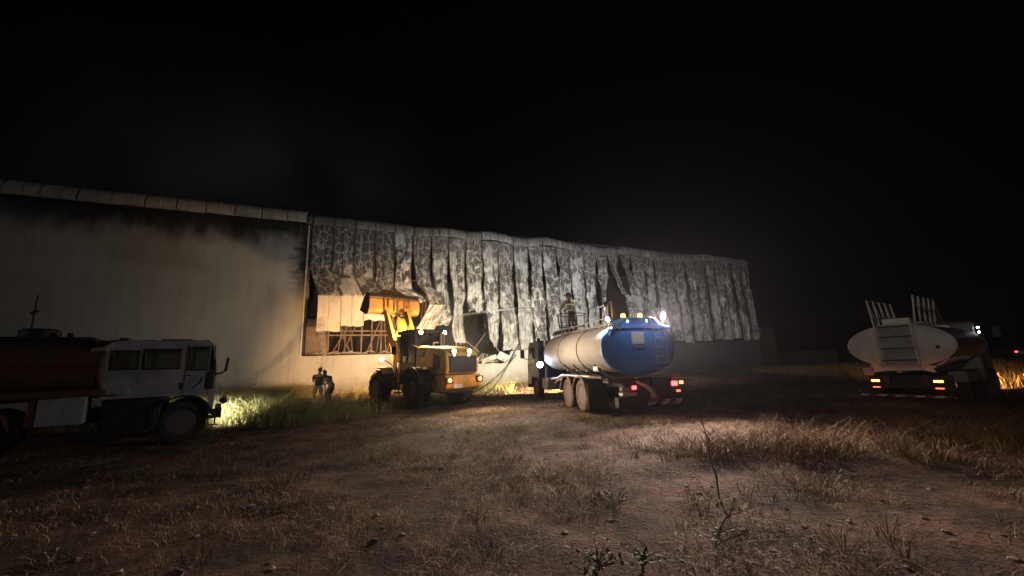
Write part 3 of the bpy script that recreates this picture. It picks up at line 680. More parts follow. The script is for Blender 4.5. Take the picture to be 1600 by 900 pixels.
# rear crossbar, tail lights, bumper, valve
mb = MB(); mb.box2((-1.28, -1.80, 1.10), (1.30, -1.72, 1.16)); mb.build('rear_crossbar', 'dusty_rim', bt, .01)
mb = MB(); mb.tube([(-1.25, -.9, 1.13), (-1.27, -1.4, 1.13), (-1.2, -1.74, 1.13)], .035); mb.build('crossbar_stay', 'dusty_rim', bt)
mb = MB(); mb.box2((-.35, -1.60, .45), (1.15, -1.40, 1.05)); mb.build('rear_panel', 'chassis_black', bt, .02)
mb = MB(); mb.box2((-.55, -1.62, .70), (-.15, -1.42, .82)); mb.build('lamp_bracket', 'dusty_rim', bt, .01)
mb = MB(); mb.box2((-.7, -1.62, .22), (.35, -1.35, .52)); mb.build('rear_step', 'chassis_black', bt, .03)
mb = MB(); mb.box2((-.55, -1.62, .56), (-.1, -1.36, .66)); mb.build('lamp_bracket', 'galvanised', bt, .01)
mb = MB(); mb.box2((.15, -1.86, .30), (1.25, -1.78, .44)); mb.build('bumper', 'striped_bumper', bt, .01)
mb = MB(); mb.tube([(-.5, -1.3, 1.0), (-.05, -1.55, .98), (.15, -1.72, .86), (.28, -1.85, .68), (.30, -1.9, .5)], [.05, .06, .065, .07, .085], 12); mb.build('discharge_pipe', 'galvanised', bt)
mb = MB(); mb.tube([(.30, -1.9, .52), (.31, -1.92, .40)], .11, 14); mb.build('valve', 'grey_rim', bt)
def tail(x, z, w=.16, h=.12, m_='red_lamp', y=-1.64):
    mb = MB(); mb.box2((x - w / 2 - .02, y, z - h / 2 - .02), (x + w / 2 + .02, y + .05, z + h / 2 + .02)); ho = mb.build('tail_light', 'black_plastic', bt)
    mb = MB(); mb.box2((x - w / 2, y - .02, z - h / 2), (x + w / 2, y - .002, z + h / 2)); mb.build('lens', m_, ho, .008)
tail(-.18, .80, .14, .10); tail(1.05, .88, .20, .13, y=-1.82); tail(1.28, .90, .12, .08, 'orange_tail', y=-1.82); tail(1.16, .66, .14, .06, 'dim_red', y=-1.82)
point(bt, (1.1, -1.95, .85), 1.6, (1, .06, .05)); point(bt, (-.18, -1.8, .8), .8, (1, .06, .05))
# rear face furniture
yb = TY0 - .26
o_ = bpy.data.objects.new('ladder', None); C.objects.link(o_); o_.parent = bt; o_.empty_display_size = .1
for s_ in (.42, .78):
    mb = MB(); mb.tube([(s_ - .03, yb + .05, 2.9), (s_, yb - .02, 2.55), (s_ + .02, yb - .05, 2.0), (s_ + .03, yb - .02, 1.5)], .018, 6); mb.build('ladder_rail', 'galvanised', o_)
for z in (2.52, 2.24, 1.96, 1.70, 1.5):
    mb = MB(); mb.tube([(.42, yb - .035, z), (.79, yb - .035, z)], .015, 6); mb.build('rung', 'galvanised', o_)
mb = MB(); mb.box2((-.30, yb - .015, 2.06), (.10, yb + .08, 2.42)); mb.build('sight_panel', 'white_label', bt, .01)
mb = MB(); mb.box2((-.30, yb - .03, 1.94), (.10, yb + .06, 1.98)); mb.build('panel_ledge', 'galvanised', bt)
mb = MB(); mb.prism([(-.95, 2.52), (-.90, 2.58), (-.2, 2.60), (.5, 2.60), (1.0, 2.56), (1.0, 2.50), (-.1, 2.53)], yb - .05, yb + .30, 'Y'); mb.build('rear_shelf', 'blue_paint', bt, .01)
mb = MB(); mb.tube([(.0, yb - .06, 2.61), (1.02, yb - .06, 2.59)], .014, 6); mb.build('shelf_bar', 'galvanised', bt)
mb = MB(); mb.tube([(-.98, yb + .05, 2.3), (-.95, yb - .05, 2.5), (-.72, yb - .06, 2.56), (-.68, yb - .06, 2.48)], .022, 6); mb.build('grab_handle', 'galvanised', bt)
mb = MB(); mb.prism([(-.62, 2.60), (-.45, 2.86), (.55, 2.86), (.75, 2.60)], yb + .02, TY0 + .5, 'Y'); mb.build('rear_cowl', 'blue_paint', bt, .03)
# walkway, rails on top
mb = MB(); mb.box2((-.42, TY0, TZ + TBh - .03), (.42, TY1 - .2, TZ + TBh + .03)); mb.build('walkway', 'galvanised', bt)
rail = MB()
for z in (.14, .32): rail.tube([(-.72, TY0 + .05, TZ + .62 + z), (-.72, TY1 - .1, TZ + .62 + z)], .018, 6)
ro = rail.build('side_rail', 'galvanised', bt)
for i in range(13):
    y = TY0 + .05 + i * .46; mb = MB(); mb.tube([(-.72, y, TZ + .60), (-.72, y, TZ + .95)], .018, 6); mb.build('rail_post', 'galvanised', ro)
rail = MB(); rail.tube([(-.72, TY0 + .02, TZ + .9), (-.72, TY0 + .02, 3.38), (-.70, TY0 + .9, 3.32)], .02, 6); rail.tube([(-.72, TY0 + .5, TZ + .9), (-.71, TY0 + .5, 3.33)], .016, 6); rail.build('guard_rail', 'galvanised', bt)
# dark bent pipes and hoses over the rear of the tank
for pts in (((-.55, TY0 + .1, 2.85), (-.45, TY0 + .3, 3.4), (.2, TY0 + .5, 3.72), (.75, TY0 + .4, 3.5), (1.0, TY0 + .2, 2.9)),
            ((-.7, TY0 + .5, 2.9), (-.6, TY0 + .9, 3.6), (-.2, TY0 + 1.2, 3.75)),
            ((-.5, TY0 + .2, 3.0), (0, TY0 + .25, 3.12), (.4, TY0 + .22, 3.10), (.55, TY0 + .15, 2.85)),
            ((-.95, TY0 + 1.2, 3.3), (-.3, TY0 + 1.6, 3.55), (.5, TY0 + 1.5, 3.7))):
    P = [Vector(p) for p in pts]; out = []
    for i in range(len(P) - 1):
        p0, p1, p2, p3 = P[max(i - 1, 0)], P[i], P[i + 1], P[min(i + 2, len(P) - 1)]
        for k in range(6):
            t_ = k / 6; out.append(.5 * ((2 * p1) + (p2 - p0) * t_ + (2 * p0 - 5 * p1 + 4 * p2 - p3) * t_ ** 2 + (-p0 + 3 * p1 - 3 * p2 + p3) * t_ ** 3))
    out.append(P[-1]); mb = MB(); mb.tube(out, .012, 6); mb.build('overhead_pipe', 'chassis_black', bt)
# monitor platform: hoop rail round the firefighter
hoop = MB(); HC = (-.05, 3.45)
hoop.tube([(HC[0] + .62 * math.cos(2 * math.pi * k / 24), HC[1] + .62 * math.sin(2 * math.pi * k / 24), 3.62) for k in range(25)], .02, 6)
hoop.tube([(HC[0] + .55 * math.cos(2 * math.pi * k / 24), HC[1] + .55 * math.sin(2 * math.pi * k / 24), 3.12) for k in range(25)], .018, 6)
for k in range(8):
    a = 2 * math.pi * k / 8; hoop.tube([(HC[0] + .62 * math.cos(a), HC[1] + .62 * math.sin(a), 3.62), (HC[0] + .55 * math.cos(a), HC[1] + .55 * math.sin(a), 2.78)], .014, 6)
hoop.build('platform_hoop', 'chassis_black', bt)
mb = MB()
for i in range(7):
    z = 2.83 + .035 * (i % 3); y = TY1 - .9 + i * .16; mb.tube([(-.75, y, z - .05), (-.3, y + .1, z + .12), (.1, y, z + .1)], .03, 7)
mb.build('hose_bundle', 'hose_canvas', bt)
# cab
cb = MB(); cb.prism([(5.0, .75), (5.0, 2.52), (5.15, 2.62), (6.55, 2.60), (6.75, 2.45), (7.05, 1.5), (7.1, .55), (6.35, .55), (6.3, .9), (5.3, .95)], -1.2, 1.2, 'X')
cb.build('cab', 'dark_blue_paint', bt, .05)
for s_ in (-1, 1):
    mb = MB(); mb.prism([(5.6, 1.6), (5.6, 2.35), (6.55, 2.35), (6.85, 1.6)], s_ * 1.203, s_ * 1.215, 'X'); mb.build('side_window', 'glass', bt)
    mb = MB(); mb.tube([(s_ * 1.2, 6.6, 1.75), (s_ * 1.5, 6.75, 1.85), (s_ * 1.52, 6.75, 2.3)], .02, 6); mo = mb.build('mirror_arm', 'black_plastic', bt)
    mb = MB(); mb.box((s_ * 1.52, 6.75, 2.05), (.2, .07, .42)); mb.build('mirror', 'black_plastic', mo, .02)
mb = MB(); mb.box2((-1.0, 4.985, 1.7), (1.0, 4.996, 2.3)); mb.build('rear_window', 'dark_glass', bt)
mb = MB(); mb.cyl((-.95, 4.6, .9), (-.95, 4.6, 2.75), .07); mb.build('exhaust_stack', 'galvanised', bt)
mb = MB(); mb.box2((-1.1, 4.1, .45), (-.5, 4.9, .95)); mb.build('fuel_tank', 'galvanised', bt, .06)
mb = MB(); mb.box2((-1.2, 7.06, .4), (1.2, 7.2, .75)); mb.build('front_bumper', 'dark_blue_paint', bt, .03)
# lamps
def btl(pos, dr, r, lens, nm='work_lamp'): return lamp(bt, pos, dr, r, lens, nm)
p = btl((.95, TY0 - .05, 2.92), (.35, -1, -.12), .10, 'white_lamp')
mb = MB(); mb.tube([(.95, TY0, 2.6), (.95, TY0 + .02, 2.85)], .02, 6); mb.build('lamp_post', 'galvanised', bt)
L_REAR = spot(bt, p, (-.85, -1, -.52), 5600, (1.0, .77, .66), 112, 1.0)
p = btl((-.86, TY0 + .02, 2.84), (-.9, -.2, -.3), .08, 'white_lamp')
spot(bt, p, (-.85, -.1, -.55), 500, (.9, .94, 1.0), 150, 1.0)
for x, y, z in ((.7, TY0 - .2, 2.66), (-.40, yb - .02, 2.74), (.22, yb - .02, 2.74)):
    p = lamp(bt, (x, y, z), (0, -1, 0), .028, 'small_white', 'marker_lamp', .03)
    spot(bt, p + Vector((0, -.30, .05)), (0, .55, -1), 4.5, (.80, .88, 1.0), 150, 1.0, .05)
for x in (-.38, .18):
    mb = MB(); mb.lathe([(.08, 2.86), (.08, 2.89)], (x, TY0 - .02, 0), 'Z', 14); ho = mb.build('beacon', 'black_plastic', bt)
    mb = MB(); mb.lathe([(.065, 2.892), (.065, 2.95), (.05, 2.985), (.0001, 3.0)], (x, TY0 - .02, 0), 'Z', 14); mb.build('lens', 'amber_lamp', ho)
    point(bt, (x, TY0 - .2, 3.05), 10, (1, .4, .08))
# bright side lamp by the cab, forward lamps added to light the building
p = btl((-1.28, 4.45, 1.52), (-.35, -.9, .1), .13, 'white_lamp')
spot(bt, p, (-.30, -1, .12), 150, (.72, .84, 1.0), 150, .9)
mb = MB(); mb.tube([(-.9, 4.5, 1.4), (-1.26, 4.53, 1.48)], .025, 6); mb.build('lamp_bracket', 'galvanised', bt)
for s_ in (-.7, .7):
    p = lamp(bt, (s_, 6.5, 2.72), (s_ * .3, 1, .3), .09, 'white_lamp', 'added_roof_lamp')  # cab roof lamps added to light the facade, none known there
    spot(bt, p, (-.15 if s_ < 0 else .5, 1, .46), 3300 if s_ < 0 else 4200, (1.0, .97, .92), 150, 1.0, .15)
mb = MB(); mb.tube([(-.80, TY0 + .12, 2.6), (-.80, TY0 + .12, 3.30)], .02, 6); mb.build('lamp_post', 'galvanised', bt)  # post and second, forward-facing head added to light the facade
p = lamp(bt, (-.80, TY0 + .20, 3.32), (-.45, 1, .2), .08, 'white_lamp')
spot(bt, p, (-.80, 1, .40), 850, (1.0, .92, .80), 112, 1.0, .12)
mb = MB(); mb.tube([(.95, TY0 + .12, 2.6), (.95, TY0 + .12, 3.25)], .02, 6); mb.build('lamp_post', 'galvanised', bt)  # right-hand post and head, likewise added for the facade light
p = lamp(bt, (.95, TY0 + .20, 3.28), (.45, 1, .2), .08, 'white_lamp')
spot(bt, p, (.60, 1, .52), 10500, (.98, .98, 1.0), 92, 1.0, .12)
for s_ in (-.85, .85):
    p = lamp(bt, (s_, 7.2, .72), (0, 1, 0), .10, 'yellow_lamp', 'headlight')
    spot(bt, p, (-.25, 1, .0), 4500, (1.0, .82, .48), 100, .8)

# ------------------------------------------------------------------ wheel loader (yellow)
wl_ = thing('wheel_loader', 'yellow articulated wheel loader with its bucket raised against the burnt cladding', 'wheel loader', (-3.15, 16.2, 0), R(42))
L = wl_
RW = .74
for s_ in (-1, 1):
    wheel(L, (s_ * 1.0, 0, RW), RW, .52, 'rubber', 'grey_rim', s_, lugs=16, rim_r=.5)
mb = MB(); mb.cyl((-.9, 0, RW), (.9, 0, RW), .16); mb.build('axle', 'chassis_black', L)
mb = MB(); mb.prism([(-1.70, 1.30), (-1.78, 1.5), (-1.72, 2.06), (-1.58, 2.20), (-.9, 2.36), (.30, 2.46), (.55, 2.40), (.60, 1.30)], -.74, .74, 'X'); mb.build('hood', 'yellow_paint', L, .06)
mb = MB(); mb.box2((-.60, -1.83, 1.36), (.60, -1.74, 1.98)); go = mb.build('grille', 'chassis_black', L, .01)
for i in range(7):
    mb = MB(); mb.box2((-.55, -1.85, 1.42 + i * .08), (.55, -1.825, 1.45 + i * .08)); mb.build('slat', 'black_plastic', go)
for s_ in (-1, 1):
    mb = MB(); mb.prism([(-1.30, 1.50), (-1.35, 1.98), (-.85, 2.08), (-.80, 1.50)], s_ * .745, s_ * .755, 'X'); mb.build('side_vent', 'chassis_black', L, .003)
mb = MB(); mb.prism([(-1.82, .80), (-1.88, 1.0), (-1.80, 1.28), (-.95, 1.28), (-.85, .95), (-.9, .68), (-1.6, .68)], -.80, .80, 'X'); mb.build('counterweight', 'yellow_paint', L, .04)
mb = MB(); mb.box2((-.55, -1.6, .6), (.55, 1.4, 1.3)); mb.build('rear_frame', 'chassis_black', L, .04)
for s_ in (-1, 1):
    fender_arc(L, (s_ * 1.0, 0, RW), RW + .12, .56, 'black_plastic', 15, 150, 'fender')
    mb = MB(); mb.box2((s_ * .76, -.9, 1.52), (s_ * 1.22, .9, 1.60)); mb.build('deck', 'yellow_paint', L, .01)
# cab: frame of posts, panes between, roof
CX, CY0, CY1, CZ0, CZ1 = .76, .62, 2.0, 1.35, 3.02
mb = MB(); mb.box2((-CX, CY0, CZ0 - .2), (CX, CY1, 1.75)); mb.build('cab_body', 'black_plastic', L, .03)
for x in (-CX + .06, CX - .06):
    for y in (CY0 + .06, CY1 - .06):
        mb = MB(); mb.box2((x - .06, y - .06, 1.75), (x + .06, y + .06, CZ1)); mb.build('cab_post', 'black_plastic', L, .01)
mb = MB(); mb.box2((-CX - .08, CY0 - .12, CZ1), (CX + .08, CY1 + .15, CZ1 + .16)); mb.build('cab_roof', 'black_plastic', L, .05)
mb = MB(); mb.box2((-CX + .12, CY0 + .03, 1.752), (CX - .12, CY0 + .04, CZ1 - .002)); mb.build('rear_window', 'dark_glass', L)
mb = MB(); mb.box2((-CX + .12, CY1 - .04, 1.752), (CX - .12, CY1 - .03, CZ1 - .002)); mb.build('windscreen', 'glass', L)
for s_ in (-1, 1):
    mb = MB(); wall_holes(mb, CY0 + .12, CY1 - .12, 1.752, CZ1 - .002, [(1.25, 1.72, 1.95, 2.85)], -.012, .012)
    for v_ in mb.bm.verts: v_.co = Vector((s_ * (CX - .05) + v_.co.y, v_.co.x, v_.co.z))
    mb.build('door', 'black_plastic', L)
    mb = MB(); mb.box2((s_ * (CX - .05) - .004, 1.251, 1.951), (s_ * (CX - .05) + .004, 1.719, 2.849)); mb.build('door_window', 'glass', L)
mb = MB(); mb.box2((-.22, 1.15, 1.75), (.22, 1.3, 2.45)); mb.box2((-.24, 1.2, 1.75), (.24, 1.6, 1.95)); mb.build('seat', 'black_plastic', L, .04)
for (z, h, w) in ((2.02, .05, .30), (1.84, .20, .22)):
    mb = MB(); mb.box2((-CX - .03, 1.62 - w, z), (-CX - .02 + .01, 1.62, z + h)); mb.build('sticker', 'white_label', L)
for x in (.38, .52):
    mb = MB(); mb.tube([(x, .42, 2.3), (x, .42, 2.95), (x, .36, 3.02)], .05, 10); mb.build('exhaust_pipe', 'galvanised', L)
mb = MB(); mb.tube([(-.35, -.2, 2.4), (-.35, -.2, 2.56), (-.15, -.25, 2.58)], .035, 8); mb.build('air_intake', 'galvanised', L)
# steps and handrails on the left side
mb = MB(); mb.tube([(-1.15, .95, 1.6), (-1.2, 1.05, .9), (-1.2, 1.1, .55)], .022, 6); mb.tube([(-1.15, 1.45, 1.6), (-1.2, 1.45, .9), (-1.2, 1.45, .55)], .022, 6)
lo_ = mb.build('steps', 'black_plastic', L)
for z in (.6, .95, 1.3):
    mb = MB(); mb.box2((-1.3, .95, z), (-1.05, 1.5, z + .03)); mb.build('tread', 'black_plastic', lo_)
mb = MB(); mb.tube([(-1.0, -.2, 1.62), (-1.0, -.2, 2.35), (-.98, .4, 2.5)], .02, 6); mb.build('handrail', 'yellow_paint', L)
# lamps
for x, zz in ((-.58, CZ1 + .02), (.58, CZ1 + .02)):
    p = lamp(L, (x, CY0 - .16, zz), (0, -1, -.15), .085, 'warm_lamp')
    spot(L, p, (x * .2, -1, -.42), 480, (1.0, .77, .53), 150, 1.0)
for x in (-.42, .28):
    p = lamp(L, (x, -1.80, 2.14), (0, -1, 0), .085, 'warm_lamp')
    spot(L, p, (x * .2, -1, -.30), 950, (1.0, .77, .53), 150, 1.0)
for x in (-.68, .68):
    mb = MB(); mb.box2((x - .14, -1.93, .98), (x + .14, -1.86, 1.2)); ho = mb.build('tail_light', 'black_plastic', L, .01)
    mb = MB(); mb.lathe([(.075, -1.935), (.06, -1.95), (.0001, -1.955)], (x, 0, 1.09), 'Y', 14); mb.build('lens', 'orange_tail', ho)
    point(L, (x, -2.1, 1.09), 5, (1, .25, .05))
for x in (-.45, .2): lamp(L, (x, -1.86, 1.99), (0, -1, 0), .022, 'warm_lamp', 'marker_lamp', .03)
mb = MB(); mb.box2((-.5, -1.895, .80), (-.1, -1.885, .95)); mb.build('number_plate', 'white_label', L)
# raised letters and triangle mark on the hood
def letters(body, parent, loc, rot, size, m_, name='lettering', ext=.004):
    cu = bpy.data.curves.new(name, 'FONT'); cu.body = body; cu.size = size; cu.extrude = ext; cu.align_x = 'CENTER'; cu.align_y = 'CENTER'; cu.offset = .008
    tmp = bpy.data.objects.new(name, cu); C.objects.link(tmp)
    dg = bpy.context.evaluated_depsgraph_get(); me = bpy.data.meshes.new_from_object(tmp.evaluated_get(dg))
    bpy.data.objects.remove(tmp); me.materials.clear(); me.materials.append(M[m_])
    o = link(name, me, parent, smooth=0); o.location = loc; o.rotation_euler = rot; return o
mb = MB(); mb.box2((-.752, -.18, 2.0), (-.742, .46, 2.30)); pl = mb.build('badge', 'black_plastic', L, .004)
letters('CAT', pl, (-.757, .16, 2.15), (R(90), 0, R(-90)), .27, 'white_label')
mb = MB(); mb.prism([(.08, 2.025), (.16, 2.07), (.24, 2.025)], -.759, -.753, 'X'); mb.build('triangle_mark', 'yellow_paint', pl)
# front frame, articulated to the right
FR = bpy.data.objects.new('front_frame', None); C.objects.link(FR); FR.parent = L; FR.location = (0, 1.75, 0); FR.rotation_euler = (0, 0, R(0)); FR.empty_display_size = .2
mb = MB(); mb.prism([(0, .6), (0, 1.3), (.5, 2.1), (.95, 2.15), (1.15, 1.4), (1.9, 1.2), (2.1, .9), (1.9, .6)], -.45, .45, 'X'); mb.build('tower', 'yellow_paint', FR, .03)
for s_ in (-1, 1):
    wheel(FR, (s_ * 1.0, 1.7, RW), RW, .52, 'rubber', 'grey_rim', s_, lugs=16, rim_r=.5)
    mb = MB(); mb.prism([(.75, 1.0), (.78, 1.35), (1.05, 1.62), (1.6, 1.66), (1.6, 1.62), (1.1, 1.57), (.84, 1.33), (.80, 1.0)], s_ * .72, s_ * 1.28, 'X'); mb.build('fender', 'black_plastic', FR)
mb = MB(); mb.cyl((-.9, 1.7, RW), (.9, 1.7, RW), .15); mb.build('axle', 'chassis_black', FR)
BP = (2.45, 4.55)                      # bucket pin (y, z)
for s_ in (-.55, .55):
    mb = MB(); mb.prism([(.55, 1.95), (.72, 2.20), (1.2, 2.9), (1.55, 3.45), (2.3, 4.62), (2.52, 4.66), (2.56, 4.48), (2.05, 3.45), (1.75, 2.75), (1.0, 1.9), (.75, 1.82)], s_ - .07, s_ + .07, 'X'); mb.build('lift_arm', 'yellow_paint', FR, .015)
    mb = MB(); mb.cyl((s_, .9, 1.15), (s_, 1.45, 2.4), .085); mb.build('lift_cylinder', 'yellow_paint', FR)
    mb = MB(); mb.cyl((s_, 1.45, 2.4), (s_, 1.72, 2.95), .045); mb.build('cylinder_rod', 'galvanised', FR)
mb = MB(); mb.cyl((-.5, 1.75, 3.2), (.5, 1.75, 3.2), .13); mb.build('cross_tube', 'yellow_paint', FR)
mb = MB(); mb.prism([(1.35, 3.55), (1.55, 3.9), (1.85, 4.1), (2.05, 3.95), (1.95, 3.5), (1.8, 3.1), (1.65, 3.1)], -.12, .12, 'X'); mb.build('tilt_lever', 'yellow_paint', FR, .02)
mb = MB(); mb.cyl((0, 1.95, 4.0), (0, 2.4, 4.85), .05); mb.build('tilt_link', 'galvanised', FR)
mb = MB(); mb.tube([(-.40, 1.0, 2.2), (-.42, 1.3, 2.95), (-.35, 1.6, 3.4)], .02, 6); mb.tube([(.30, 1.0, 2.2), (.35, 1.35, 2.95), (.3, 1.6, 3.3)], .02, 6); mb.build('hydraulic_hose', 'rubber', FR)
# bucket: rolled back, its back and bottom plates towards the camera; profile in (y, z)
bk = bpy.data.objects.new('bucket', None); C.objects.link(bk); bk.parent = FR; bk.location = (0, 2.5, 4.36); bk.empty_display_size = .1
HWB = 1.32
outer = [(1.15, .15), (.35, -.10), (.04, -.04), (-.08, .10), (-.05, .62), (.12, .88), (.26, .95)]
inner = [(x + .035 if i > 1 else x, z + .05 if i < 5 else z - .01) for i, (x, z) in enumerate(outer)]
mb = MB(); mb.prism(outer + [(x + .05, z + .03) for x, z in outer[::-1]], -HWB, HWB, 'X'); mb.build('shell', 'bucket_paint', bk, .008, smooth=20)
for s_ in (-1, 1):
    mb = MB(); mb.prism([(1.15, .17), (.35, -.13), (.06, -.08), (-.09, .12), (-.12, .36), (-.06, .64), (.12, .9), (.30, .98), (.7, .7)], s_ * HWB, s_ * (HWB + .04), 'X'); mb.build('end_plate', 'bucket_steel', bk, .005)
mb = MB(); mb.prism([(-.75, 0), (-.42, .36), (.42, .36), (.75, 0)], 0, .04, 'Y')
for v_ in mb.bm.verts: v_.co = Vector((v_.co.x, .26 + v_.co.y + v_.co.z * .5, .93 + v_.co.z * .8))
mb.build('spill_guard', 'bucket_paint', bk, .005)
mb = MB(); mb.box((0, .03, .80), (2 * HWB - .02, .06, .22), Matrix.Rotation(R(-35), 3, 'X')); mb.build('top_rail', 'bucket_steel', bk, .01)
for x in (-.62, -.42, -.1, .1, .42, .62):
    mb = MB(); mb.prism([(-.05, -.02), (-.28, .05), (-.30, .2), (-.2, .55), (-.02, .72), (-.02, .1)], x - .03, x + .03, 'X'); mb.build('bracket', 'bucket_paint', bk, .005)
mb = MB()
for i in range(8): x = -HWB + .1 + i * (2 * HWB - .2) / 7; mb.prism([(1.1, .12), (1.3, .2), (1.3, .22), (1.1, .2)], x - .05, x + .05, 'X')
mb.build('cutting_teeth', 'bucket_steel', bk)
# front work lamps on the cab roof and stalk mirrors
for x in (-.55, .55):
    p = lamp(L, (x, CY1 + .2, CZ1 + .08), (0, 1, 0), .075, 'warm_lamp')
    spot(L, p, (.45, 1, -.05) if x > 0 else (.12, 1, .50), 1500 if x > 0 else 1100, (1.0, .62, .28), 100, .8)
mb = MB(); mb.tube([(-.7, .5, 1.3), (-1.0, .55, 1.75), (-1.35, .6, 1.98)], .022, 6); so = mb.build('lamp_stalk', 'black_plastic', FR)
p = Vector((-1.4, .62, 2.0)); mb = MB(); mb.ellipsoid(p, (.09, .07, .07), 12, 8); mb.build('lens', 'warm_lamp', so)
spot(FR, (-1.42, .75, 2.0), (.40, 1, .0), 9000, (1.0, .53, .20), 74, .8)
mb = MB(); mb.tube([(-.7, 1.95, 2.85), (-.95, 2.15, 2.75), (-.98, 2.15, 2.45)], .02, 6); mo = mb.build('mirror_arm', 'black_plastic', L)
mb = MB(); mb.box((-.98, 2.15, 2.35), (.22, .06, .36)); mb.build('mirror', 'black_plastic', mo, .02)

# ------------------------------------------------------------------ white crew-cab tanker on the left (faces +x; local x forward, y away from the camera)
lt = thing('crew_cab_tanker', 'white crew cab truck with a rust red water tank, side on at the left edge', 'tanker truck', (-7.75, 10.2, 0), R(37))
def win(parent, x0, x1, z0, z1, y, gm='glass', fm='black_plastic'):
    mb = MB(); t_ = .03
    wall_holes(mb, x0 - t_, x1 + t_, z0 - t_, z1 + t_, [(x0, x1, z0, z1)], y - .012, y + .05); f_ = mb.build('window', fm, parent, .02)
    mb = MB(); mb.box2((x0, y + .012, z0), (x1, y + .018, z1)); mb.build('pane', gm, f_)
W2 = 2.2
holes = [(-1.95, -1.53, 1.82, 2.22), (-1.40, -.78, 1.81, 2.25), (-.56, -.23, 1.76, 2.31)]
for y0, y1 in ((0, .05), (W2 - .05, W2)):
    mb = MB(); wall_holes(mb, -2.1, -.14, 1.14, 2.40, holes, y0, y1)
    mb.prism([(-.139, 1.14), (-.139, 2.39), (-.12, 2.37), (-.06, 1.98), (.0, 1.2), (-.04, .62), (-.13, .66)], y0, y1, 'Y'); mb.build('side_panel', 'old_white_paint', lt)
for h in holes: win(lt, *h, -.02)
for h in holes: win(lt, *h, W2 - .03)
mb = MB(); mb.prism([(-2.1, 2.38), (-2.06, 2.43), (-1.8, 2.48), (-.35, 2.50), (-.2, 2.46), (-.12, 2.36)], .0, W2, 'Y'); mb.build('cab_roof', 'old_white_paint', lt, .03)
mb = MB(); mb.box2((-2.1, .051, 1.0), (-2.05, W2 - .051, 1.70)); mb.build('cab_back', 'old_white_paint', lt)
mb = MB(); mb.prism([(-.10, 1.62), (-.05, 1.62), (-.01, 1.2), (-.05, .64), (-.12, .64)], .06, W2 - .06, 'Y'); mb.build('front_panel', 'old_white_paint', lt, .02)
mb = MB(); mb.prism([(-.11, 2.36), (-.09, 2.36), (-.05, 1.64), (-.07, 1.64)], .06, W2 - .06, 'Y'); mb.build('windscreen', 'glass', lt)
mb = MB(); mb.prism([(-.155, 1.76), (-.155, 2.30), (-.135, 2.30), (-.085, 1.76)], -.016, -.004, 'Y'); mb.build('quarter_window', 'dark_glass', lt)
for x in (-.655, -.16):
    mb = MB(); mb.box2((x - .006, -.006, 1.12), (x + .006, -.001, 2.40)); mb.build('door_seam', 'black_plastic', lt)
mb = MB(); mb.box2((-.62, -.006, 1.115), (-.16, -.001, 1.127)); mb.build('door_seam', 'black_plastic', lt)
mb = MB(); mb.box2((-.62, -.03, 1.60), (-.54, -.005, 1.63)); mb.build('door_handle', 'black_plastic', lt)
mb = MB(); mb.box2((-.72, -.012, 1.28), (-.675, -.003, 1.44)); mb.build('side_vent', 'black_plastic', lt)
mb = MB(); mb.tube([(-.45, -.012, 1.32), (-.33, -.014, 1.42), (-.28, -.012, 1.56)], .010, 5); mb.build('scrape', 'black_plastic', lt)
mb = MB(); mb.tube([(-.12, -.03, 1.66), (.06, -.06, 1.64), (.16, -.08, 1.70), (.18, -.08, 2.0)], .02, 6); mb.tube([(-.08, -.03, 1.58), (.14, -.07, 1.66)], .014, 6); mo = mb.build('mirror_arm', 'black_plastic', lt)
mb = MB(); mb.box((.18, -.08, 1.86), (.07, .17, .36), Matrix.Rotation(R(6), 3, 'Y')); mb.build('mirror', 'black_plastic', mo, .03)
mb = MB(); mb.box2((-.17, -.05, 1.26), (-.06, -.012, 1.70)); mb.build('air_scoop', 'black_plastic', lt, .02)
for (x0, y0, x1, y1, h) in ((-1.98, .4, -1.82, .9, .08), (-1.55, .6, -1.35, 1.1, .05), (-1.2, .3, -.6, 1.6, .05)):
    mb = MB(); mb.box2((x0, y0, 2.485), (x1, y1, 2.49 + h)); mb.build('roof_gear', 'black_plastic', lt, .01)
mb = MB(); mb.ellipsoid((-.3, .5, 2.50), (.06, .06, .045), 12, 8); mb.build('roof_marker', 'black_plastic', lt)
mb = MB(); mb.box2((-4.6, .55, .62), (-.2, .68, .9)); mb.build('chassis_rail', 'chassis_black', lt)
mb = MB(); mb.box2((-4.6, W2 - .68, .62), (-.2, W2 - .55, .9)); mb.build('chassis_rail', 'chassis_black', lt)
mb = MB(); mb.box2((-2.05, .06, .40), (-1.02, 2.1, 1.13)); mb.build('engine_cover', 'chassis_black', lt, .05)
def lwheel(x, y, sd):
    e = wheel(lt, (x, y, .50), .50, .28, 'rubber', 'grey_rim', sd); e.rotation_euler = (0, 0, R(90)); return e
for x in (-.62, -4.0):
    lwheel(x, .20, -1); lwheel(x, W2 - .20, 1)
def arch(parent, cx, cyy, r, w, m_, a0, a1, name='mudguard'):
    mb = MB(); n = 14; rows = []
    for k in range(n + 1):
        a = R(a0 + (a1 - a0) * k / n)
        rows.append([mb.bm.verts.new((cx + rr * math.cos(a), cyy + yy, .5 + rr * math.sin(a))) for rr in (r, r + .03) for yy in (-w / 2, w / 2)])
    for i in range(n):
        p, q = rows[i], rows[i + 1]
        for a_, b_ in ((0, 1), (1, 3), (3, 2), (2, 0)): mb.bm.faces.new((p[a_], p[b_], q[b_], q[a_]))
    mb.bm.faces.new((rows[0][0], rows[0][1], rows[0][3], rows[0][2])); mb.bm.faces.new((rows[-1][0], rows[-1][2], rows[-1][3], rows[-1][1]))
    return mb.build(name, m_, parent)
arch(lt, -.62, .14, .60, .36, 'black_plastic', 12, 150)
arch(lt, -4.0, .14, .66, .40, 'rust_red_paint', 8, 170)
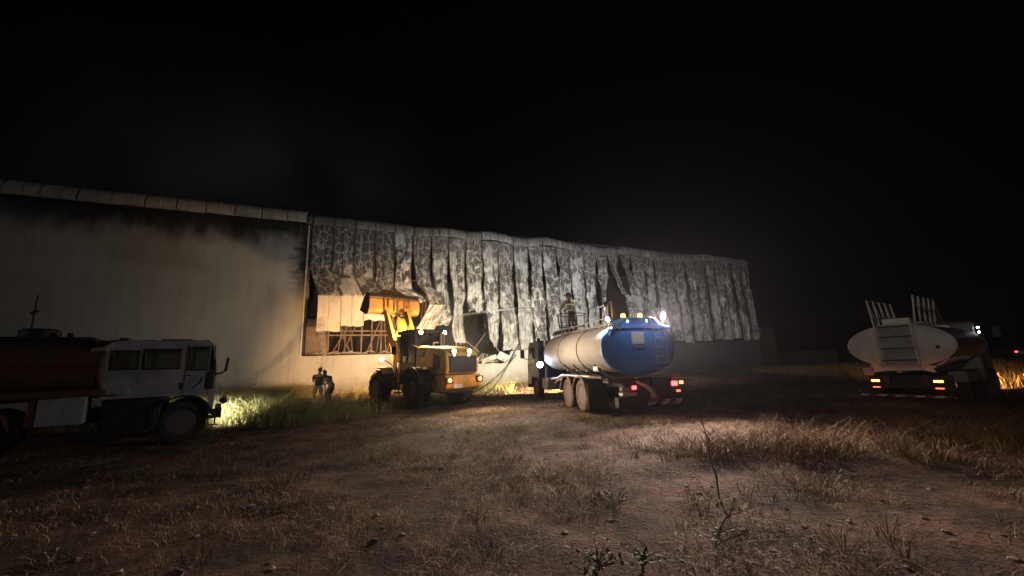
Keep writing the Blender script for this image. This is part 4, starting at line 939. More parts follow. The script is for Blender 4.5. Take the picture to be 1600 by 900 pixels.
mb = MB(); mb.box2((-1.2, .02, .35), (-1.1, .4, .95)); mb.build('cab_step', 'chassis_black', lt, .02)
# bumper corner: frame with round openings where lamps are missing
mb = MB(); wall_holes(mb, -.16, .17, .53, .76, [(-.10, -.02, .58, .71), (.03, .145, .565, .725)], -.02, .04); mb.build('bumper', 'chassis_black', lt, .008)
for x, w in ((-.06, .048), (.088, .068)):
    mb = MB(); mb.tube([(x + w * math.cos(2 * math.pi * k / 20), -.03, .645 + w * math.sin(2 * math.pi * k / 20)) for k in range(21)], .016, 6); mb.build('lamp_ring', 'black_plastic', lt)
mb = MB(); mb.box2((.02, .30, .53), (.16, W2, .76)); mb.build('bumper', 'chassis_black', lt, .01)
mb = MB(); mb.tube([(-.10, .0, .54), (-.08, -.02, .38), (.12, -.02, .36)], .02, 6); mb.tube([(.04, -.02, .54), (.05, -.02, .37)], .02, 6); mb.build('tow_step', 'chassis_black', lt)
# tank (lies along x)
tk = bpy.data.objects.new('tank', None); C.objects.link(tk); tk.parent = lt; tk.location = (-6.3, W2 / 2 - .02, 0); tk.rotation_euler = (0, 0, R(-90)); tk.empty_display_size = .2
tank_shell('shell', 'rust_red_paint', tk, 1.22, .70, 1.84, 0, 4.12)
tank_head('front_head', 'rust_red_paint', tk, 1.22, .70, 1.84, 4.12, .12)
tank_head('rear_head', 'rust_red_paint', tk, 1.22, .70, 1.84, 0, -.15)
for z, y in ((1.92, -.15), (1.50, -.10)):
    mb = MB(); mb.tube([(-6.3, y - .02, z), (-2.2, y - .02, z)], .016, 6); mb.build('side_trim', 'rust_red_paint', lt)
mb = MB(); mb.box2((-6.3, -.12, 1.24), (-2.0, .0, 1.38)); mb.build('side_rail', 'rust_red_paint', lt, .02)
mb = MB(); mb.box2((-1.99, -.13, 1.24), (-1.62, .0, 1.37)); mb.build('rail_end', 'old_white_paint', lt, .02)
mb = MB(); mb.box2((-6.3, .4, 2.50), (-2.4, 1.7, 2.58)); mb.build('walkway', 'chassis_black', lt, .01)
mb = MB(); mb.lathe([(.33, 2.55), (.33, 2.74), (.26, 2.78), (.0001, 2.80)], (-3.35, .8, 0), 'Z', 20); mb.build('manhole', 'chassis_black', lt)
mb = MB(); mb.tube([(-3.45, .6, 2.6), (-3.45, .6, 3.55)], .018, 6); mb.tube([(-3.50, .6, 3.10), (-3.40, .6, 3.2)], .035, 6); mb.build('valve_spindle', 'chassis_black', lt)
mb = MB(); mb.box2((-2.85, .4, 2.55), (-2.75, .52, 2.68)); mb.build('vent_cap', 'chassis_black', lt, .02)
for pts in ([(-2.8, .1, 2.44), (-2.3, .1, 2.44), (-1.9, .2, 2.5)], [(-2.8, .3, 2.36), (-2.0, .2, 2.38)]):
    mb = MB(); mb.tube(pts, .016, 6); mb.build('hand_rail', 'chassis_black', lt)
mb = MB(); mb.tube([(-2.35, .05, 2.26), (-2.12, -.05, 2.28), (-1.98, -.05, 2.42)], .05, 8); mb.build('pipe_elbow', 'old_white_paint', lt)
mb = MB(); mb.box2((-2.98, -.08, .66), (-2.28, .45, 1.23)); mb.build('tool_box', 'old_white_paint', lt, .015)
mb = MB(); mb.box2((-3.12, -.06, .64), (-3.0, .4, 1.235)); mb.build('box_bracket', 'rust_red_paint', lt, .02)
# added unseen lamp for a hidden vehicle's light on the grass, no headlight
p = lamp(lt, (.20, W2 - .35, .85), (.5, 1, -.12), .09, 'yellow_lamp', 'headlight')
spot(lt, p, (.20, 1, -.34), 1000, (1.0, .97, .82), 104, 1.0)

# ------------------------------------------------------------------ white tanker on the right (x right, y forward, origin under the rear of the tank)
wt = thing('white_tanker', 'white oval tanker with rail hoops on top and orange tail lights, at the right', 'tanker truck', (12.1, 12.3, -.12), R(-57))
A2, B2, Z2 = 1.24, .66, 1.88
tank_shell('tank', 'shaded_tank_paint', wt, A2, B2, Z2, 0, 4.6, 2.0)
tank_head('rear_head', 'white_paint', wt, A2, B2, Z2, 0, -.10, 2.0, rim=.05)
tank_head('front_head', 'white_paint', wt, A2, B2, Z2, 4.6, .1, 2.0)
lo_ = bpy.data.objects.new('ladder', None); C.objects.link(lo_); lo_.parent = wt; lo_.empty_display_size = .1
for x in (-.42, .42):
    mb = MB(); mb.box2((x - .03, -.24, 1.22), (x + .03, -.19, 2.62)); mb.build('ladder_rail', 'galvanised', lo_)
for z in (1.42, 1.78, 2.14, 2.46):
    mb = MB(); mb.box2((-.39, -.235, z), (.39, -.205, z + .035)); mb.build('rung', 'black_plastic', lo_)
mb = MB(); mb.box2((-.36, -.165, 1.28), (.36, -.14, 2.5)); mb.build('ladder_plate', 'old_white_paint', wt)
for s_ in (-1, 1):
    xx = s_ * .48; y = .0
    for i in range(5):
        mb = MB(); mb.tube([(xx, y, 2.5), (xx * 1.15, y + .06, 3.40), (xx, y + (1.25 if s_ > 0 else .45), 2.52)], .022, 6); mb.build('rail_hoop', 'galvanised', wt); y += .62
    mb = MB(); mb.tube([(xx * 1.15, .05, 3.39), (xx * 1.15, 2.6, 3.39)], .012, 6); mb.tube([(xx, .05, 2.85), (xx, 2.6, 2.85)], .010, 6); mb.build('rail_wire', 'galvanised', wt)
mb = MB(); mb.box2((-.3, .15, 2.5), (.35, .75, 2.74)); mb.build('manhole_box', 'white_paint', wt, .02)
mb = MB(); mb.box2((-.3, 2.2, 2.5), (.35, 3.2, 2.68)); mb.build('manhole_box', 'white_paint', wt, .02)
mb = MB(); mb.box2((-.5, .05, 2.48), (.5, 4.4, 2.55)); mb.build('walkway', 'galvanised', wt)
for i in range(5):
    mb = MB(); y = .15 + i * .75; mb.tube([(1.02, y, 1.5), (.8, y + .15, 1.32), (.5, y + .3, 1.2)], .04, 6); mb.build('tank_rib', 'white_paint', wt)
mb = MB(); mb.box2((.35, .02, 1.18), (.7, 4.4, 1.26)); mb.build('skirt', 'white_paint', wt, .01)
mb = MB(); mb.tube([(.86, -.06, 1.80), (.86, -.14, 1.80)], .05, 10); mb.build('sight_glass', 'chassis_black', wt)
mb = MB(); mb.prism([(-.85, 1.02), (-.75, 1.35), (-.4, 1.25), (.4, 1.25), (.55, 1.35), (.68, 1.05), (.4, 1.12), (-.5, 1.1)], .05, .12, 'Y'); mb.build('saddle', 'white_paint', wt)
for x in (-.42, .42):
    mb = MB(); mb.box2((x - .06, -.1, .72), (x + .06, 6.9, .98)); mb.build('chassis_rail', 'chassis_black', wt)
mb = MB(); mb.box2((-.95, .25, .55), (.95, .35, .95)); mb.build('rear_panel', 'chassis_black', wt, .02)
for s_, rr in ((-1, 0), (1, 0)):
    for y in (1.6, 2.85): wheel(wt, (s_ * 1.0, y, .5), .5, .3, 'rubber', 'grey_rim', s_)
    wheel(wt, (s_ * 1.0, 5.6, .5), .5, .3, 'rubber', 'grey_rim', s_)
    for (z, w, h, m_) in ((.80, .20, .06, 'orange_tail'), (.60, .18, .035, 'dim_red')):
        x = s_ * .70
        mb = MB(); mb.box2((x - w / 2 - .02, -.08, z - h / 2 - .02), (x + w / 2 + .02, -.052, z + h / 2 + .02)); ho = mb.build('tail_light', 'black_plastic', wt)
        mb = MB(); mb.box2((x - w / 2, -.10, z - h / 2), (x + w / 2, -.081, z + h / 2)); mb.build('lens', m_, ho, .01)
    point(wt, (s_ * .70, -.25, .82), 1.2, (1, .22, .04))
mb = MB(); mb.box2((-.98, -.06, .97), (-.72, .06, 1.22)); mb.build('lamp_post', 'old_white_paint', wt, .03)
mb = MB(); mb.box2((-1.2, -.20, .33), (1.0, -.15, .385)); mb.build('bumper', 'striped_bumper', wt, .01)
mb = MB(); mb.box2((.75, .9, .72), (1.16, 2.9, 1.06)); mb.build('side_box', 'shaded_tank_paint', wt, .03)
mb = MB(); mb.prism([(4.9, .6), (4.9, 2.62), (5.1, 2.72), (6.4, 2.68), (6.9, 1.8), (7.0, .6)], -1.15, 1.0, 'X'); mb.build('cab', 'shaded_tank_paint', wt, .06)
mb = MB(); mb.prism([(5.3, 1.7), (5.3, 2.4), (6.25, 2.4), (6.6, 1.7)], 1.003, 1.012, 'X'); mb.build('side_window', 'dark_glass', wt)
mb = MB(); mb.tube([(1.0, 6.3, 2.0), (1.35, 6.4, 2.1), (1.35, 6.4, 2.5)], .02, 6); mo = mb.build('mirror_arm', 'black_plastic', wt)
mb = MB(); mb.box((1.35, 6.4, 2.3), (.22, .07, .45)); mb.build('mirror', 'black_plastic', mo, .02)
for z in (2.45, 2.28): lamp(wt, (1.10, 5.0, z), (-.2, -1, 0), .035, 'small_white', 'marker_lamp', .04)
for s_ in (-.85, .85):
    p = lamp(wt, (s_, 7.02, .75), (0, 1, 0), .1, 'yellow_lamp', 'headlight')
    spot(wt, p, (.1, 1, -.05), 2200, (1.0, .55, .17), 90, .7)

# ------------------------------------------------------------------ far car
car = thing('parked_car', 'small distant car showing one red and one white light beyond the white tanker', 'car', (75, 58, 0), R(-50))
mb = MB(); mb.prism([(-2.1, .3), (-2.15, .8), (-1.5, .95), (-.9, 1.42), (.6, 1.42), (1.2, .98), (2.0, .85), (2.1, .3)], -.85, .85, 'X'); mb.build('body', 'dark_blue_paint', car, .05)
for x, m_ in ((-.6, 'red_lamp'), (.65, 'small_white')):
    mb = MB(); mb.box2((x - .13, -2.2, .62), (x + .13, -2.1, .80)); mb.build('light', m_, car, .02)
for x in (-.8, .8):
    for y in (-1.3, 1.3): wheel(car, (x, y, .32), .32, .2, 'rubber', 'grey_rim', 1 if x > 0 else -1)

# ------------------------------------------------------------------ people
def skin_body(name, chains, mat_, parent, sub=2):
    """chains: lists of (point, radius); points shared by position join up"""
    idx = {}; vs = []; rs = []; es = []
    for ch in chains:
        prev = None
        for p, r in ch:
            k = tuple(round(c, 4) for c in p)
            if k not in idx: idx[k] = len(vs); vs.append(p); rs.append(r)
            if prev is not None and prev != idx[k]: es.append((prev, idx[k]))
            prev = idx[k]
    me = bpy.data.meshes.new(name); me.from_pydata(vs, es, []); o = bpy.data.objects.new(name, me); C.objects.link(o)
    sm = o.modifiers.new('skin', 'SKIN'); sm.use_smooth_shade = True; sm.branch_smoothing = .4
    for i, r in enumerate(rs):
        d_ = me.skin_vertices[0].data[i]; rr = r if isinstance(r, tuple) else (r, r); d_.radius = rr; d_.use_root = (i == 0)
    ss = o.modifiers.new('sub', 'SUBSURF'); ss.levels = sub; ss.render_levels = sub
    dg = bpy.context.evaluated_depsgraph_get(); me2 = bpy.data.meshes.new_from_object(o.evaluated_get(dg))
    bpy.data.objects.remove(o)
    me2.name = name; me2.materials.clear(); me2.materials.append(M[mat_])
    return link(name, me2, parent, smooth=180)
def lerp(a, b2, t): return tuple(x + (y - x) * t for x, y in zip(a, b2))
def hand_chain(wr, palm_dir, side_dir):
    """five finger chains rooted in the palm"""
    pd = Vector(palm_dir).normalized(); sdv = (Vector(side_dir) - pd * Vector(side_dir).dot(pd)).normalized(); n = pd.cross(sdv)
    w = Vector(wr); palm = w + pd * .075; ch = [[(tuple(w), .026), (tuple(palm), .03)]]
    for i, (o_, l) in enumerate(((-.033, .075), (-.011, .085), (.011, .08), (.032, .065))):
        a = palm + sdv * o_ + pd * .02; b_ = a + pd * l * .45 + n * .012; c_ = a + pd * l * .62 + n * .045; e_ = a + pd * l * .5 + n * .075
        ch.append([(tuple(palm), .03), (tuple(a), .012), (tuple(b_), .011), (tuple(c_), .010), (tuple(e_), .008)])
    th = w + pd * .03 - sdv * .03
    ch.append([(tuple(palm), .03), (tuple(th), .014), (tuple(th - sdv * .03 + pd * .03 + n * .02), .012), (tuple(th - sdv * .03 + pd * .055 + n * .045), .010)])
    return ch
def person(label, loc, rz, J, look, mats, shorts=False, helmet=False, group=None):
    """J: joints (pelvis, chest, neck, head, and l/r shoulder elbow wrist hip knee ankle toe), local y = facing"""
    root = thing('person', label, 'person', loc, rz, group)
    p, c, n, hd = J['pelvis'], J['chest'], J['neck'], J['head']
    mid = lerp(p, c, .5)
    ch = [[(p, (.13, .10)), (mid, (.12, .095)), (c, (.145, .11)), (n, .055), (lerp(n, hd, .55), .058)]]
    for s_ in 'lr':
        sh, el, wr = J[s_ + 'sh'], J[s_ + 'el'], J[s_ + 'wr']; hp, kn, an, to = J[s_ + 'hip'], J[s_ + 'kn'], J[s_ + 'an'], J[s_ + 'to']
        ch.append([(c, (.145, .11)), (sh, .062), (lerp(sh, el, .5), .048), (el, .040), (lerp(el, wr, .4), .038), (wr, .026)])
        ch += hand_chain(wr, Vector(wr) - Vector(el), Vector((0, 0, 1)) if abs((Vector(wr) - Vector(el)).normalized().z) < .8 else Vector((1, 0, 0)))
        ch.append([(p, (.13, .10)), (hp, .088), (lerp(hp, kn, .5), .075), (kn, .056), (lerp(kn, an, .35), .055), (an, .036), (to, .03)])
    body = skin_body('body', ch, mats['skin'], root)
    # head with features
    L_ = Vector(look).normalized(); up = (Vector(hd) - Vector(n)).normalized(); sx = L_.cross(up).normalized(); up = sx.cross(L_).normalized()
    rot = Matrix((sx, L_, up)).transposed().to_4x4(); T_ = Matrix.Translation(hd) @ rot
    mb = MB(); mb.ellipsoid((0, 0, .01), (.075, .095, .115), 20, 14); mb.ellipsoid((0, .03, -.065), (.055, .065, .055), 14, 10)
    mb.prism([(.085, .02), (.118, -.025), (.085, -.03)], -.014, .014, 'X')
    for s_ in (-1, 1): mb.ellipsoid((s_ * .077, -.005, 0), (.012, .022, .033), 10, 6)
    mb.ellipsoid((0, .092, -.062), (.024, .01, .008), 10, 6)
    ho = mb.build('head', mats['skin'], root, smooth=60); ho.matrix_local = T_
    for s_ in (-1, 1):
        mb = MB(); mb.ellipsoid((s_ * .03, .083, .012), (.013, .01, .008), 10, 6); mb.build('eye', 'eye_white', ho)
    if helmet:
        mb = MB(); mb.lathe([(.155, .03), (.15, .045), (.118, .06), (.115, .10), (.085, .155), (.03, .175), (.0001, .177)], (0, -.01, 0), 'Z', 22)
        mb.build('helmet', 'helmet_black', ho)
        mb = MB(); mb.prism([(-.12, .05), (-.115, -.09), (-.085, -.10), (-.09, .05)], -.09, .09, 'X'); mb.build('neck_guard', 'helmet_black', ho, .01)
    else:
        mb = MB(); mb.ellipsoid((0, -.018, .038), (.083, .092, .10), 20, 12); mb.ellipsoid((0, -.05, -.01), (.078, .06, .08), 16, 10); mb.build('hair', 'hair', ho)
    # clothes: shells a little larger than the body
    e_ = .016
    ch = [[(lerp(p, c, -.12), (.15 + e_, .125 + e_)), (lerp(p, c, .15), (.140 + e_, .118 + e_)), (mid, (.128 + e_, .108 + e_)), (c, (.15 + e_, .122 + e_)), (lerp(c, n, .75), .075)]]
    for s_ in 'lr':
        sh, el, wr = J[s_ + 'sh'], J[s_ + 'el'], J[s_ + 'wr']; end = lerp(el, wr, .92) if helmet else lerp(sh, el, .75)
        a_ = [(c, (.15 + e_, .122 + e_)), (sh, .074), (lerp(sh, el, .5), .064)]
        a_ += [(el, .058), (end, .046)] if helmet else [(end, .062)]
        ch.append(a_)
    top_ = skin_body('jacket' if helmet else 'shirt', ch, mats['top'], root)
    ch = [[(lerp(p, c, .22), (.126 + e_, .098 + e_)), (p, (.14 + e_, .11 + e_))]]
    for s_ in 'lr':
        hp, kn, an = J[s_ + 'hip'], J[s_ + 'kn'], J[s_ + 'an']; k_ = [(p, (.14 + e_, .11 + e_)), (hp, .106), (lerp(hp, kn, .5), .094)]
        k_ += [(lerp(hp, kn, .92), .085)] if shorts else [(kn, .074), (lerp(kn, an, .4), .068), (lerp(kn, an, .92), .056)]
        ch.append(k_)
    skin_body('shorts' if shorts else 'trousers', ch, mats['bottom'], root)
    for s_ in 'lr':
        an, to = Vector(J[s_ + 'an']), Vector(J[s_ + 'to']); dv = (to - an); dv.z = 0; dv.normalize()
        q = skin_body('boot' if helmet else 'shoe', [[(tuple(an - dv * .05 + Vector((0, 0, -.02))), .044), (tuple(an + dv * .06 + Vector((0, 0, -.035))), .042), (tuple(an + dv * .15 + Vector((0, 0, -.05))), .034)]], 'shoe', root, 1)
    if helmet:
        for f, w_ in ((.12, .182), (.78, .192)):
            q = lerp(p, c, f); mb = MB(); mb.lathe([(1, -.025), (1.0, .025)], (0, 0, 0), 'Z', 24)
            for v_ in mb.bm.verts: v_.co = Vector((q[0] + v_.co.x * w_ * .98, q[1] + v_.co.y * (w_ - .03), q[2] + v_.co.z))
            mb.build('reflective_band', 'reflective', top_)
        for s_ in (-.10, .10):
            mb = MB(); mb.box2((p[0] + s_ - .02, p[1] - .172, p[2] + .1), (p[0] + s_ + .02, p[1] - .155, p[2] + .5)); mb.build('reflective_strip', 'reflective', top_)
        mb = MB(); mb.box2((p[0] - .12, c[1] - .178, c[2] + .03), (p[0] + .12, c[1] - .16, c[2] + .10)); mb.build('reflective_band', 'reflective', top_)
    return root
# man in black shirt and light shorts, back to the camera, legs apart
J1 = dict(pelvis=(0, 0, .92), chest=(.01, .05, 1.30), neck=(.02, .07, 1.46), head=(.03, .10, 1.61),
          lsh=(-.20, .05, 1.38), lel=(-.25, .18, 1.12), lwr=(-.02, .34, 1.06), rsh=(.22, .06, 1.38), rel=(.30, .20, 1.14), rwr=(.16, .38, 1.05),
          lhip=(-.10, 0, .88), lkn=(-.14, .04, .48), lan=(-.17, -.05, .09), lto=(-.20, .10, .05), rhip=(.10, 0, .88), rkn=(.15, .10, .49), ran=(.20, -.02, .09), rto=(.22, .14, .05))
person('person in black shirt and pale shorts gripping the fire hose, seen from behind', (-9.05, 18.1, 0), R(18), J1, (-.1, 1, .05), dict(skin='skin', top='dark_shirt', bottom='light_shorts'), shorts=True)
# man in grey top, bent forwards towards the left
J2 = dict(pelvis=(0, -.12, .88), chest=(0, .16, 1.20), neck=(0, .29, 1.36), head=(0, .38, 1.49),
          lsh=(-.19, .18, 1.28), lel=(-.22, .30, 1.02), lwr=(-.10, .52, .98), rsh=(.19, .18, 1.28), rel=(.22, .32, 1.0), rwr=(.10, .56, .95),
          lhip=(-.10, -.10, .84), lkn=(-.12, .08, .46), lan=(-.12, -.10, .09), lto=(-.13, .06, .05), rhip=(.10, -.10, .84), rkn=(.12, .12, .46), ran=(.12, 0, .09), rto=(.13, .16, .05))
person('person in grey top and dark trousers bending over the hose beside the black-shirted one', (-8.62, 18.35, 0), R(68), J2, (.25, 1, -.2), dict(skin='skin', top='grey_shirt', bottom='jeans'))
# firefighter on the tank
J3 = dict(pelvis=(0, 0, .95), chest=(0, .04, 1.34), neck=(0, .05, 1.50), head=(-.01, .09, 1.64),
          lsh=(-.21, .04, 1.42), lel=(-.30, .18, 1.18), lwr=(-.22, .42, 1.08), rsh=(.21, .04, 1.42), rel=(.30, .16, 1.18), rwr=(.16, .40, 1.10),
          lhip=(-.10, 0, .9), lkn=(-.12, .04, .5), lan=(-.13, -.02, .09), lto=(-.15, .13, .05), rhip=(.10, 0, .9), rkn=(.12, .05, .5), ran=(.13, -.02, .09), rto=(.15, .13, .05))
a_ = R(12.4); fx, fy = -.05, 3.45
ff = person('firefighter in helmet and banded jacket standing on top of the blue tanker', (3.34 + fx * math.cos(a_) - fy * math.sin(a_), 13.42 + fx * math.sin(a_) + fy * math.cos(a_), TZ + TBh + .035), R(40), J3, (-.45, 1, -.15), dict(skin='skin', top='turnout', bottom='turnout'), helmet=True)

# ------------------------------------------------------------------ hoses and water jets
def curve(pts, n=8):
    P = [Vector(p) for p in pts]; out = []
    for i in range(len(P) - 1):
        p0, p1, p2, p3 = P[max(i - 1, 0)], P[i], P[i + 1], P[min(i + 2, len(P) - 1)]
        for k_ in range(n):
            t_ = k_ / n; out.append(.5 * ((2 * p1) + (p2 - p0) * t_ + (2 * p0 - 5 * p1 + 4 * p2 - p3) * t_ ** 2 + (-p0 + 3 * p1 - 3 * p2 + p3) * t_ ** 3))
    return out + [P[-1]]
def hose(label, pts, r=.035, m_='hose_canvas'):
    mb = MB(); mb.tube(curve(pts), r, 8); return tag(mb.build('fire_hose', m_, None), label, 'hose')
hose('fire hose held by the two people and trailing down into the grass', [(-9.32, 18.70, 1.12), (-9.18, 18.47, 1.06), (-8.9, 18.40, .95), (-8.75, 18.15, .55), (-8.7, 17.85, .1), (-8.1, 17.45, .05), (-6.5, 17.2, .05)], .034)
hose('upper dark hose slanting from the broken wall down towards the grass', [(.3, 23.8, 2.75), (-.2, 22.9, 1.9), (-.7, 22.3, 1.0), (-1.2, 21.7, .35), (-1.6, 21.2, .1)], .05, 'helmet_black')
hose('lower dark hose running below the upper one from truck to ground', [(.1, 23.0, 2.1), (-.6, 22.2, 1.3), (-1.3, 21.5, .7), (-2.1, 20.8, .25), (-2.6, 20.4, .1)], .045, 'helmet_black')
def jet(label, pts, r0, r1):
    q = curve(pts, 10); mb = MB(); mb.tube(q, [r0 + (r1 - r0) * i / (len(q) - 1) for i in range(len(q))], 10)
    return tag(mb.build('water_jet', 'water_spray', None), label, 'water jet')
jet('thin water jet thrown by the two people into the burnt opening', [(-9.4, 18.85, 1.15), (-10.4, 21.3, 2.4), (-11.8, 23.6, 3.9), (-13.0, 26.0, 5.2)], .02, .30)
jet('long faint water jet from the firefighter across to the burnt cladding', [(2.5, 16.6, 3.95), (0, 19.5, 4.35), (-3.2, 22.8, 4.5), (-6.5, 26.0, 4.2)], .015, .10)

# ------------------------------------------------------------------ grass
def blades(name, pos, hmin, hmax, width, lean, matname, droop=.5, green=.5, clump=0, radius=.12):
    pos = np.asarray(pos, float); rad_a = None
    if clump:
        k = len(pos); pos = np.repeat(pos, clump, 0); rad_a = np.random.uniform(0, 2 * np.pi, len(pos)); rr_ = radius * np.abs(np.random.normal(0, 1, len(pos))) * pos[:, 3]
        pos[:, 0] += np.cos(rad_a) * rr_; pos[:, 1] += np.sin(rad_a) * rr_; pos[:, 3] *= np.random.uniform(.5, 1.1, len(pos))
    n = len(pos)
    h = np.random.uniform(hmin, hmax, n) * pos[:, 3]; a = np.random.uniform(0, 2 * np.pi, n) if rad_a is None else rad_a + np.random.normal(0, .7, n); ln_ = np.random.uniform(.1, 1, n) * lean * h
    wv = width * np.random.uniform(.6, 1.3, n); wa = np.random.uniform(0, 2 * np.pi, n)
    dx, dy = np.cos(a) * ln_, np.sin(a) * ln_; sx, sy = np.cos(wa) * wv, np.sin(wa) * wv
    V = np.zeros((n, 7, 3))
    for i, (f, zf, lf) in enumerate(((0, 0, 0), (.45, .5, .22), (.8, .88, .65))):
        for s_ in (0, 1):
            sg = (s_ * 2 - 1) * (1 - f * .55)
            V[:, i * 2 + s_, 0] = pos[:, 0] + dx * lf + sx * sg; V[:, i * 2 + s_, 1] = pos[:, 1] + dy * lf + sy * sg; V[:, i * 2 + s_, 2] = pos[:, 2] + h * zf
    V[:, 6, 0] = pos[:, 0] + dx * 1.15; V[:, 6, 1] = pos[:, 1] + dy * 1.15; V[:, 6, 2] = pos[:, 2] + h * (1 - droop * np.random.uniform(0, .5, n))
    V[:, :2, 2] -= .03
    base_i = np.arange(n)[:, None] * 7
    tri = np.array([[0, 1, 3], [0, 3, 2], [2, 3, 5], [2, 5, 4], [4, 5, 6]])
    F = (base_i[:, :, None] + tri[None]).reshape(-1, 3)
    me = bpy.data.meshes.new(name); me.vertices.add(n * 7); me.vertices.foreach_set('co', V.reshape(-1))
    me.loops.add(F.size); me.loops.foreach_set('vertex_index', F.reshape(-1)); me.polygons.add(len(F)); me.polygons.foreach_set('loop_start', np.arange(0, F.size, 3)); me.polygons.foreach_set('loop_total', np.full(len(F), 3))
    at = me.attributes.new('tint', 'FLOAT', 'POINT'); tv = np.clip(np.random.normal(green, .28, n), 0, 1); at.data.foreach_set('value', np.repeat(tv, 7))
    me.update(); me.validate(); me.materials.append(M[matname])
    o = link(name, me, smooth=0); o['kind'] = 'stuff'; return o
def clear(x, y):
    """keep tyres and chassis free of blades"""
    return True
def scatter(n, region, density, thr=.0):
    out = []; x0, x1, y0, y1 = region
    while len(out) < n:
        x = random.uniform(x0, x1); y = random.uniform(y0, y1)
        dn = density(x, y)
        if random.random() < dn: out.append((x, y, hgt(x, y), .55 + .6 * min(1, dn) + .3 * noise.noise(Vector((x * .9, y * .9, 5)))))
    return out
def N(x, y, s, o_=0): return .5 + .5 * noise.noise(Vector((x * s, y * s, o_)))
def wall_y(x): return 26.3 + (x + 13.848) * math.tan(R(23))
def d_left(x, y):
    if y > 14.0 and x > -11.2 - .15 * (y - 14) and random.random() < .97: return 0
    if y > wall_y(x) - .1 or (y < 11.9 and x < -6.6): return 0
    line = 10.6 + (-7.0 - x) * .2 if x < -7 else 10.9 + (x + 7) * 1.15
    e = smooth01(line - .3, line + 1.3, y)
    return e * smooth01(.30, .58, N(x, y, .6, 2) + .16)
g1 = scatter(2600, (-15, 0, 10.3, 29), d_left)
blades('tall_grass', g1, .35, .85, .0055, 1.7, 'tall_grass', droop=.9, green=.36, clump=13, radius=.16)
def d_mid(x, y):
    if y > wall_y(x) - .1: return 0
    return smooth01(13.5, 16.5, y + .25 * x) * smooth01(.38, .66, N(x, y, .55, 9)) * (1 - .85 * math.exp(-((x - 1.5) / 2) ** 2 - ((y - 15) / 3) ** 2))
blades('yard_grass', scatter(1300, (-11, 14, 11, 34), d_mid), .08, .34, .006, 1.2, 'dry_grass', green=.5, clump=10, radius=.15)
def d_right(x, y):
    a = math.exp(-((x - 4.3) / 1.7) ** 2 - ((y - 6.6) / .95) ** 2) + math.exp(-((x - 7.0) / 2.2) ** 2 - ((y - 7.4) / 1.3) ** 2) + .9 * math.exp(-((x - 10.0) / 2.4) ** 2 - ((y - 7.6) / 2.0) ** 2)
    a += .5 * math.exp(-((x - 2.4) / .8) ** 2 - ((y - 4.4) / .5) ** 2)
    return min(1, a) * smooth01(.40, .62, N(x, y, .8, 4))
blades('dry_grass', scatter(900, (1, 14, 3.4, 12), d_right), .14, .50, .0045, 1.9, 'dry_grass', droop=1.0, green=.32, clump=16, radius=.13)
def d_far(x, y): return smooth01(15, 17, x - .25 * (y - 12)) * smooth01(10, 13, y) * N(x, y, .3, 3)
blades('field_grass', scatter(12000, (12, 45, 9, 40), d_far), .3, .8, .012, .8, 'dry_grass', green=.4)
def d_tuft(x, y): return smooth01(.60, .74, N(x, y, .95, 6)) * (1 if y > 2.6 else .2)
blades('tufts', scatter(300, (-5, 9, 2.6, 16), d_tuft), .05, .20, .0035, 1.9, 'dry_grass', droop=1.0, green=.45, clump=18, radius=.09)
# flattened mats of dry grass across the middle of the yard
def d_mat(x, y): return smooth01(.50, .64, N(x, y, .62, 21)) * math.exp(-((x - .5) / 5) ** 2) * smooth01(3.5, 6, y)
blades('grass_mats', scatter(1500, (-6, 8, 3.5, 15), d_mat), .04, .16, .0035, 3.2, 'straw', droop=1.0, green=.35, clump=16, radius=.16)
# loose straw lying on the dirt
n = 36000
sp_ = []
while len(sp_) < n:
    x = random.uniform(-11, 12); y = 2.6 + 15 * random.random() ** 1.2
    if random.random() < .06 + .94 * smooth01(.46, .70, N(x, y, .7, 11)): sp_.append((x, y, hgt(x, y) + .03, .25 + .2 * random.random()))
blades('straw_litter', sp_, .04, .13, .003, 8.0, 'straw', droop=1.0, green=.45)

mb = MB()
for k in range(900):
    x = random.uniform(-10, 11); y = 2.2 + 13 * random.random() ** 1.4; r_ = random.uniform(.008, .035) * (1.6 if random.random() < .06 else 1)
    vs_ = bmesh.ops.create_icosphere(mb.bm, subdivisions=1, radius=1, matrix=Matrix.Translation((x, y, hgt(x, y) + r_ * .2)) @ Matrix.Rotation(random.random() * 6, 4, 'Z') @ Matrix.Diagonal((r_ * random.uniform(.8, 1.5), r_, r_ * .65, 1)))['verts']
    for v_ in vs_: v_.co += Vector((random.uniform(-.2, .2), random.uniform(-.2, .2), random.uniform(-.2, .2))) * r_
simple('stone', (.24, .19, .15), .9, dirt=(.12, .08, .055), dirt_amt=.8, scale=12)
o = mb.build('stones', 'stone', None, smooth=30); o['kind'] = 'stuff'
